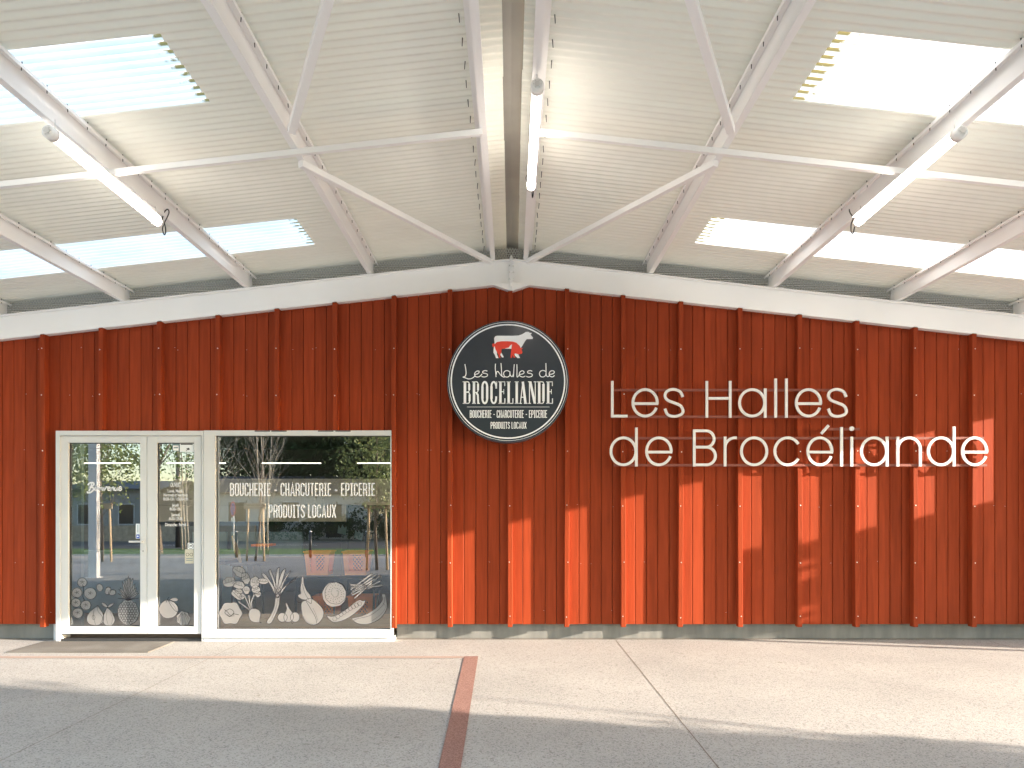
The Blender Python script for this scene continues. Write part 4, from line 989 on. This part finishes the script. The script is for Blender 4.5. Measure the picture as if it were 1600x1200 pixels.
# rack with baskets
Yk = 9.5
t = thing("basket_rack", "two level dark metal rack holding orange baskets behind the window", "rack", loc=(-2.3, Yk, 0))
b = MB(); b.box(X(462, Yk), X(592, Yk), Yk - .18, Yk + .22, .64, .67); b.build("shelf", M['black'], t)
b = MB(); b.box(X(462, Yk), X(592, Yk), Yk - .18, Yk + .22, .05, .075); b.build("shelf", M['black'], t)
for x in (X(468, Yk), X(527, Yk), X(588, Yk)):
    for y in (Yk - .17, Yk + .2):
        b = MB(); b.box(x - .012, x + .012, y - .012, y + .012, .004, 1.25 if y > Yk and x > X(500, Yk) and x < X(550, Yk) else .64); b.build("post", M['black'], t)
def basket(px0, px1, pt, pb, label):
    Y = Yk - .16; x0, x1 = X(px0, Y), X(px1, Y); z1, z0 = Z(pt, Y), Z(pb, Y); tp = (x1 - x0) * .09; dp = .30
    t = thing("shopping_basket", label, "basket", "orange shopping baskets behind the window", loc=((x0 + x1) / 2, Y + .15, z0))
    b = MB()
    def side(P0, P1, Q0, Q1, cols, rows, solid):
        # frame and lattice between bottom edge P0-P1 and top edge Q0-Q1
        P0, P1, Q0, Q1 = map(Vector, (P0, P1, Q0, Q1))
        at = lambda u, v: (P0.lerp(P1, u)).lerp(Q0.lerp(Q1, u), v)
        for u0, u1, v0, v1 in ((0, solid, 0, 1), (1 - solid, 1, 0, 1), (solid, 1 - solid, 0, .14), (solid, 1 - solid, .86, 1)): b.face([at(u0, v0), at(u1, v0), at(u1, v1), at(u0, v1)])
        n = cols; a0, a1, v0, v1 = solid, 1 - solid, .14, .86; 
        asp = (v1 - v0) / rows; st_ = (a1 - a0) / n
        for sg in (1, -1):
            for i in range(-rows, n + rows + 1):
                pts = []
                for j in range(rows + 1):
                    u = a0 + st_ * (i + sg * j); 
                    if a0 - 1e-6 <= u <= a1 + 1e-6: pts.append((u, v0 + asp * j))
                for p, q in zip(pts, pts[1:]):
                    hw = st_ * .13; b.face([at(p[0] - hw, p[1]), at(p[0] + hw, p[1]), at(q[0] + hw, q[1]), at(q[0] - hw, q[1])])
    side((x0 + tp, Y + .02, z0), (x1 - tp, Y + .02, z0), (x0, Y, z1), (x1, Y, z1), 4, 4, .2)
    side((x1 - tp, Y + dp - .02, z0), (x0 + tp, Y + dp - .02, z0), (x1, Y + dp, z1), (x0, Y + dp, z1), 4, 4, .2)
    side((x0 + tp, Y + dp - .02, z0), (x0 + tp, Y + .02, z0), (x0, Y + dp, z1), (x0, Y, z1), 3, 4, .16)
    side((x1 - tp, Y + .02, z0), (x1 - tp, Y + dp - .02, z0), (x1, Y, z1), (x1, Y + dp, z1), 3, 4, .16)
    b.face([(x0 + tp, Y + .02, z0 + .003), (x1 - tp, Y + .02, z0 + .003), (x1 - tp, Y + dp - .02, z0 + .003), (x0 + tp, Y + dp - .02, z0 + .003)])
    b.build("basket_body", M['orange'], t)
    b = MB(); r_ = .012; b.box(x0 - r_, x1 + r_, Y - r_, Y - .001, z1 - .012, z1 + .004); b.box(x0 - r_, x1 + r_, Y + dp + .001, Y + dp + r_, z1 - .012, z1 + .004)
    b.box(x0 - r_, x0 - .001, Y, Y + dp, z1 - .012, z1 + .004); b.box(x1 + .001, x1 + r_, Y, Y + dp, z1 - .012, z1 + .004); b.build("rim", M['orange'], t)
basket(475, 515, 862, 899, "orange lattice basket on the upper shelf, left of the other one")
basket(535, 575, 862, 899, "orange lattice basket on the upper shelf next to the reflected tree stakes")
basket(489, 527, 932, 973, "orange lattice basket on the lower shelf behind the aubergine decal")
basket(543, 583, 932, 973, "orange lattice basket on the lower shelf behind the pea pod decal")
# table and chair
Yt = 10.2
t = thing("side_table", "black metal legged table at the left of the shop window", "table", loc=(-4.1, Yt, 0))
b = MB(); b.box(X(322, Yt), X(366, Yt), Yt - .3, Yt + .3, Z(880, Yt), Z(874, Yt)); b.build("table_top", M['black'], t)
for px in (327, 354):
    for y in (Yt - .26, Yt + .24): b = MB(); b.beam((X(px, Yt), y, Z(880, Yt)), (X(px + 5, Yt), y, .005), .025, .025); b.build("leg", M['black'], t)
t = thing("wooden_chair", "chair with pale wooden back standing in the shop left of the baskets", "chair", loc=(-3.75, 10.0, 0))
b = MB(); b.beam((X(364, 10), 10.1, Z(850, 10)), (X(377, 10), 9.9, Z(874, 10)), .36, .02, up=(1, 0, 0)); b.build("backrest", M['stake'], t)
b = MB(); b.box(X(370, 10), X(410, 10), 9.75, 10.15, .80, .83); b.build("seat", M['black'], t)
for px, y in ((374, 9.8), (374, 10.1), (402, 9.8), (402, 10.1)): b = MB(); b.beam((X(px, 10), y, .80), (X(px + (6 if px > 390 else -4), 10), y, .005), .022, .022); b.build("leg", M['black'], t)
t = thing("price_stand", "black stand with a coral shelf near the middle of the shop", "stand", loc=(-3.9, 10.5, 0))
b = MB(); b.beam((X(418.5, 10.5), 10.5, .004), (X(418.5, 10.5), 10.5, 1.75), .03, .03); b.build("pole", M['black'], t)
b = MB(); b.box(X(398, 10.5), X(426, 10.5), 10.35, 10.65, Z(853, 10.5), Z(850, 10.5)); b.build("tray", M['orange'], t)
inside("price_tag", "pale pointed price ticket hanging in the cabinet above the right basket", "price tag", lambda b: b.prism([(X(p, 12.4), Z(q, 12.4)) for p, q in ((527, 833), (540, 836), (542, 822), (538, 825), (535, 820), (532, 826), (529, 820))], 12.4, 12.41), M['blue_grey'])
inside("price_tag", "pale pointed price ticket in the cabinet beside the tree stakes", "price tag", lambda b: b.prism([(X(p, 12.4), Z(q, 12.4)) for p, q in ((553, 840), (565, 845), (568, 832), (564, 833), (561, 829), (559, 832), (555, 828))], 12.4, 12.41), M['blue_grey'])
inside("counter", "low blue grey counter inside behind the door and its fruit decals", "counter", lambda b: b.box(-6.9, -4.3, 10.6, 11.1, .005, .95), M['blue_grey'])
inside("partition_panel", "tall blue grey panel standing inside behind the left edge of the glass door", "panel", lambda b: b.box(X(60, 9.2), X(127, 9.2), 9.2, 9.26, .005, 2.6), M['blue_grey'])

# ================================================================== trees
def foliage(b, c, rad, n, size, r_, gaps=.5, hang=0):
    """leaf-sized faces gathered in clumps spread through an ellipsoid."""
    cx, cy, cz = c; clumps = []
    nc = max(6, n // 55)
    while len(clumps) < nc:
        v = Vector((r_.gauss(0, .5), r_.gauss(0, .5), r_.gauss(0, .5)))
        if .15 < v.length < 1.05: clumps.append(v)
    for i in range(n):
        k = clumps[int(r_.random() * nc)]; s_ = .20 * (.6 + .8 * ((hash((round(k.x, 3), 1)) % 100) / 100))
        p = Vector((cx + rad[0] * (k.x + r_.gauss(0, s_)), cy + rad[1] * (k.y + r_.gauss(0, s_)), cz + rad[2] * (k.z + r_.gauss(0, s_)) - hang * abs(r_.gauss(0, 1))))
        u = Vector((r_.uniform(-1, 1), r_.uniform(-1, 1), r_.uniform(-1, 1) - hang * 2)).normalized(); v = u.orthogonal().normalized(); v = (v * math.cos(r_.random() * 6) + u.cross(v) * math.sin(r_.random() * 6)).normalized()
        l = size * r_.uniform(.7, 1.4); w_ = l * (.5 if not hang else .22)
        n0 = len(b.v); b.v += [tuple(p - u * l), tuple(p + v * w_), tuple(p + u * l), tuple(p - v * w_)]; b.f.append((n0, n0 + 1, n0 + 2, n0 + 3)); b.m.append(0); b.sm.append(False)
def limbs(b, base, h, r0, r_, spread=.5, n=7, levels=2, up=.6):
    top = Vector(base) + Vector((r_.uniform(-.05, .05) * h, r_.uniform(-.05, .05) * h, h)); B = Vector(base)
    pts = [B.lerp(top, t) + Vector((r_.uniform(-1, 1), r_.uniform(-1, 1), 0)) * h * .012 for t in (0, .25, .5, .75, 1)]; pts[0] = B
    b.tube(pts, [r0, r0 * .8, r0 * .6, r0 * .38, r0 * .12], 8)
    def br(p, d, l, r, lv):
        q = [p]; dd = d.copy()
        for k in range(4): dd = (dd + Vector((r_.uniform(-.2, .2), r_.uniform(-.2, .2), up * .15))).normalized(); q.append(q[-1] + dd * l / 4)
        b.tube(q, [r, r * .75, r * .55, r * .35, r * .12], 5 if lv else 3, cap=False)
        if lv > 0:
            for k in range(4): i = r_.choice((1, 2, 3)); e = (dd + Vector((r_.uniform(-1, 1), r_.uniform(-1, 1), r_.uniform(-.2, .6)))).normalized(); br(q[i], e, l * .55, r * .5, lv - 1)
    for k in range(n):
        t = .3 + .62 * k / n; a = k * 2.4 + r_.random(); d = Vector((math.cos(a) * spread, math.sin(a) * spread, up)).normalized(); br(B.lerp(top, t), d, h * .42 * (1.1 - t * .6), r0 * .42 * (1.1 - t), levels)
def tree(x, y, h, cr, label, group, seed, leaf='leaf', n=6000, size=.07, tr=.12, low=.35, name="broadleaf_tree", bark='bark', hang=0, z0=-.06):
    r_ = random.Random(seed); t = thing(name, label, "tree", group, loc=(x, y, z0))
    b = MB(); limbs(b, (x, y, z0), h * .92, tr * (.6 if leaf == 'leafdark' else 1), r_, n=8, levels=1); b.build("trunk", M[bark], t)
    b = MB(); zc = z0 + h * (low + (1 - low) / 2); foliage(b, (x, y, zc), (cr, cr, h * (1 - low) / 2), n, size, r_, hang=hang); b.build("crown", M[leaf], t)
    return t
def staked(x, y, h, label, seed, ang=0, crown=True, n=2600):
    r_ = random.Random(seed); t = thing("staked_tree", label, "tree", "young staked street trees", loc=(x, y, 0))
    b = MB(); limbs(b, (x, y, 0), h * .9, .045, r_, n=8, levels=1); b.build("trunk", M['bark'], t)
    if crown: b = MB(); foliage(b, (x, y, h * .68), (1.25, 1.25, h * .32), n, .055, r_); b.build("crown", M['leafpale'], t)
    dx, dy = .24 * math.cos(ang), .24 * math.sin(ang)
    for s_ in (-1, 1): b = MB(); b.tube([(x + s_ * dx * 1.15, y + s_ * dy * 1.15, -.02), (x + s_ * dx * .9, y + s_ * dy * .9, 1.8)], .035, 8); b.build("stake", M['stake'], t)
    b = MB(); b.beam((x - dx * 1.4, y - dy * 1.4 + .06, 1.72), (x + dx * 1.4, y + dy * 1.4 + .06, 1.72), .035, .18); b.build("crossbar", M['stake'], t)
    return t
staked(-12.7, -4.5, 5.2, "young leafy tree held by two stakes, reflected in the left door pane", 11)
staked(-3.6, -1.6, 4.4, "young leafy tree held by two stakes, reflected at the right of the shop window", 12, n=2200)
staked(-8.06, -4.8, 4.8, "young leafy tree held by two stakes, reflected beside the no parking sign", 15, crown=False)
tree(-13.1, -8.6, 7.5, 1.9, "pale trunked leafy tree reflected at the left of the narrow door pane", "trees across the street", 21, 'leaf', 2600, .055, .2, low=.3)
tree(-24.2, -19, 9, 3.0, "broad green tree beyond the stone wall, reflected in the left door pane", "trees across the street", 22, 'leafpale', 9000, .11, .25, low=.18, hang=.1)
sp = [(-4.5, -24, 13, 4.6), (-9.5, -26, 14, 4.8), (-14.5, -28, 13, 4.6), (-1, -27, 12, 4.5), (-6.5, -31, 15, 5), (4, -25, 12, 4.5), (11, -27, 12, 4.6), (-17.6, -30, 13, 3.4), (-12, -23.6 - 2, 12, 4.0)]
names_ = ["right of the window's middle", "in the middle of the window", "behind the bare birches", "at the window's right edge", "tallest at the back of the others", "behind the camera", "rightmost of the row", "leftmost of the row", "just behind the long pale house"]
for i, (x, y, h, cr) in enumerate(sp):
    tree(x, y, h, cr, "dense dark evergreen across the road, " + names_[i], "dark evergreens across the road", 40 + i, 'leafdark', 26000, .095, .3, low=.04)
tree(-4.2, -13.5 - 5.5, 9, 2.6, "weeping tree with long hanging leaves, reflected at the right of the shop window", "trees across the street", 61, 'leafpale', 12000, .10, .2, low=.25, hang=.35, name="weeping_tree")
for i, (x, y) in enumerate(((-11.9, -10.6), (-10.0, -10.9), (-13.3, -11.2))):
    r_ = random.Random(70 + i); t = thing("bare_birch", ["bare pale birch reflected above the no parking sign", "bare pale birch reflected above the word BOUCHERIE", "bare pale birch reflected at the window's left edge"][i], "tree", "bare birches on the verge", loc=(x, y, -.02))
    b = MB(); 
    for q in range(3): limbs(b, (x + q * .18 - .15, y + q * .1, -.03), 6.8 - q * .6, .042, r_, n=9, levels=1, spread=.35)
    b.build("trunk", M['birch'], t)
# stone wall, hedge, buildings, parking sign, lamp post
b = MB(); b.box(-44, -13.8, -20.4, -20.0, -.1, .75); tag(b.build("stone_wall", M['stone']), "low tan stone wall across the road, reflected in the door", "wall")
r_ = random.Random(5); b = MB()
for i in range(14): foliage(b, (-12.6 + i * 2.0, -20.5, .75), (1.2, .6, .8), 900, .09, r_)
tag(b.build("hedge", M['leafdark']), kind="stuff")
def house(name, x0, x1, y0, y1, h, mat, label, roof='tile', wins=(), rs=.55):
    t = thing(name, label, "house", loc=((x0 + x1) / 2, (y0 + y1) / 2, 0))
    b = MB(); b.box(x0, x1, y0, y1, -.06, h); b.build("wall", M[mat], t)
    b = MB(); m_ = (y0 + y1) / 2
    for a, c in ((y0 - .3, m_), (y1 + .3, m_)): b.beam(((x0 + x1) / 2, a, h - .05), ((x0 + x1) / 2, c, h + abs(c - a) * rs), x1 - x0 + .6, .12)
    for xx in (x0 + .02, x1 - .02): b.face([(xx, y0, h - .01), (xx, y1, h - .01), (xx, m_, h + abs(y1 - m_) * rs)])
    b.build("roof", M[roof], t)
    for (wx, wz, ww, wh) in wins:
        b = MB(); b.box(wx, wx + ww, y1 - .02, y1 + .03, wz, wz + wh); f = b.build("window", M['alu'], t)
        b = MB(); b.box(wx + .06, wx + ww - .06, y1 + .031, y1 + .036, wz + .06, wz + wh - .06); b.build("pane", M['glassdark'], f)
house("house", -27.5, -21.5, -32, -25, 2.9, 'render', "low grey rendered house beyond the stone wall, reflected in the left door pane", rs=.15, wins=((-26.5, .7, 1, 1.3), (-24, .7, 1, 1.3)))
house("house", -17.5, -8, -24.5, -21.8, 2.6, 'pale_render', "long pale house behind the birches, reflected in the window", wins=((-16, .9, 1.1, 1.2), (-13, .9, 1.1, 1.2), (-10.5, 0, 1, 2)))
t = thing("no_parking_sign", "blue and red no parking sign on a grey post, reflected in the window", "sign", loc=(-11, -10.3, 0)); sxx, syy = -11.0, -10.3
b = MB(); b.tube([(sxx, syy - .03, -.03), (sxx, syy - .03, 1.95)], .03, 10); b.build("post", M['alu'], t)
nrm = Vector((-.75, .66, 0)).normalized(); sd = Vector((-nrm.y, nrm.x, 0))
def disc(r, off, m_, nm, a0=0, a1=2 * PI, bar=False):
    b = MB(); c = Vector((sxx, syy, 1.65)) + nrm * off; b.tube([tuple(c), tuple(c + nrm * .004)], r, 28); return b.build(nm, m_, t)
disc(.30, .012, M['signred'], "sign_ring"); disc(.235, .017, M['signblue'], "sign_disc")
b = MB(); c = Vector((sxx, syy, 1.65)) + nrm * .024; u = (sd + Vector((0, 0, 1))).normalized(); b.beam(tuple(c - u * .25), tuple(c + u * .25), .002, .06, up=tuple(sd - Vector((0, 0, 1)))); b.build("slash", M['signred'], t)
b = MB(); c = Vector((sxx, syy, 1.2)) + nrm * .012; b.beam(tuple(c - sd * .2), tuple(c + sd * .2), .004, .2); b.build("plate", M['signwhite'], t)
t = thing("lamp_post", "dark tall lamp post reflected at the right of the narrow door pane", "lamp post", loc=(-14.6, -14.2, 0))
b = MB(); b.tube([(-14.6, -14.2 + 1.0, -.03), (-14.6, -13.2, 6.5)], [.11, .06], 12); b.build("post", M['black'], t)
b = MB(); b.beam((-14.6, -13.2, 6.5), (-13.6, -13.2, 6.6), .12, .06); b.build("lamp_head", M['black'], t)
for i, x in enumerate((-9.3, -6.8, -4.9)):
    b = MB(); b.tube([(x, -6.4, -.01), (x, -6.4, .86)], .045, 12); b.tube([(x, -6.4, .86), (x, -6.4, .9)], [.05, .02], 12, 1)
    tag(b.build("bollard", [M['black'], M['signwhite']]), ["dark bollard on the footpath nearest the no parking sign", "dark bollard on the footpath in line with the window's middle", "dark bollard on the footpath near the staked tree"][i], "bollard", "bollards along the footpath")

# ================================================================== casters added at the right, out of the frame, shaped to throw shade into it
house("house", 16, 24, -4.1, .2, 6.6, 'pale_render', "unseen tall pale house added at the right to shade the forecourt", wins=((17.5, 1, 1.1, 1.4), (21, 1, 1.1, 1.4), (17.5, 4, 1.1, 1.3), (21, 4, 1.1, 1.3)))  # stand-in for an unknown caster, sized to the shaded band of ground
tree(14.2, 1.5, 5.6, .85, "unseen bushy tree added to make the forecourt shadow edge uneven", None, 90, 'leaf', 5000, .10, .12, low=.1)  # crown placed to break up the edge of that shade
t = thing("shadow_caster_screen", "unseen slatted timber screen added to cast striped shade on the shop wall", "screen", loc=(12.2, 7.4, 0))  # invented caster; slat ends follow the shade stripes on the wall
def slat(y0, y1, z0, z1, x=12.2): b = MB(); b.box(x - .02, x + .02, y0, y1, z0, z1); return b.build("slat", M['intimber'], t)
for y in (6.42, 7.2, 7.98, 8.75, 9.8): b = MB(); b.box(12.22, 12.30, y - .04, y + .04, 0, 3.15); b.build("post", M['intimber'], t)
zs = .06
slat(6.60, 9.9, .06, 3.08)
for k, (ya, za, zb) in enumerate(((6.47, 2.86, 3.06), (6.38, 2.74, 2.79), (6.42, 2.30, 2.62), (6.38, 2.16, 2.21), (6.38, 2.02, 2.10))): slat(ya, 6.599, za, zb)
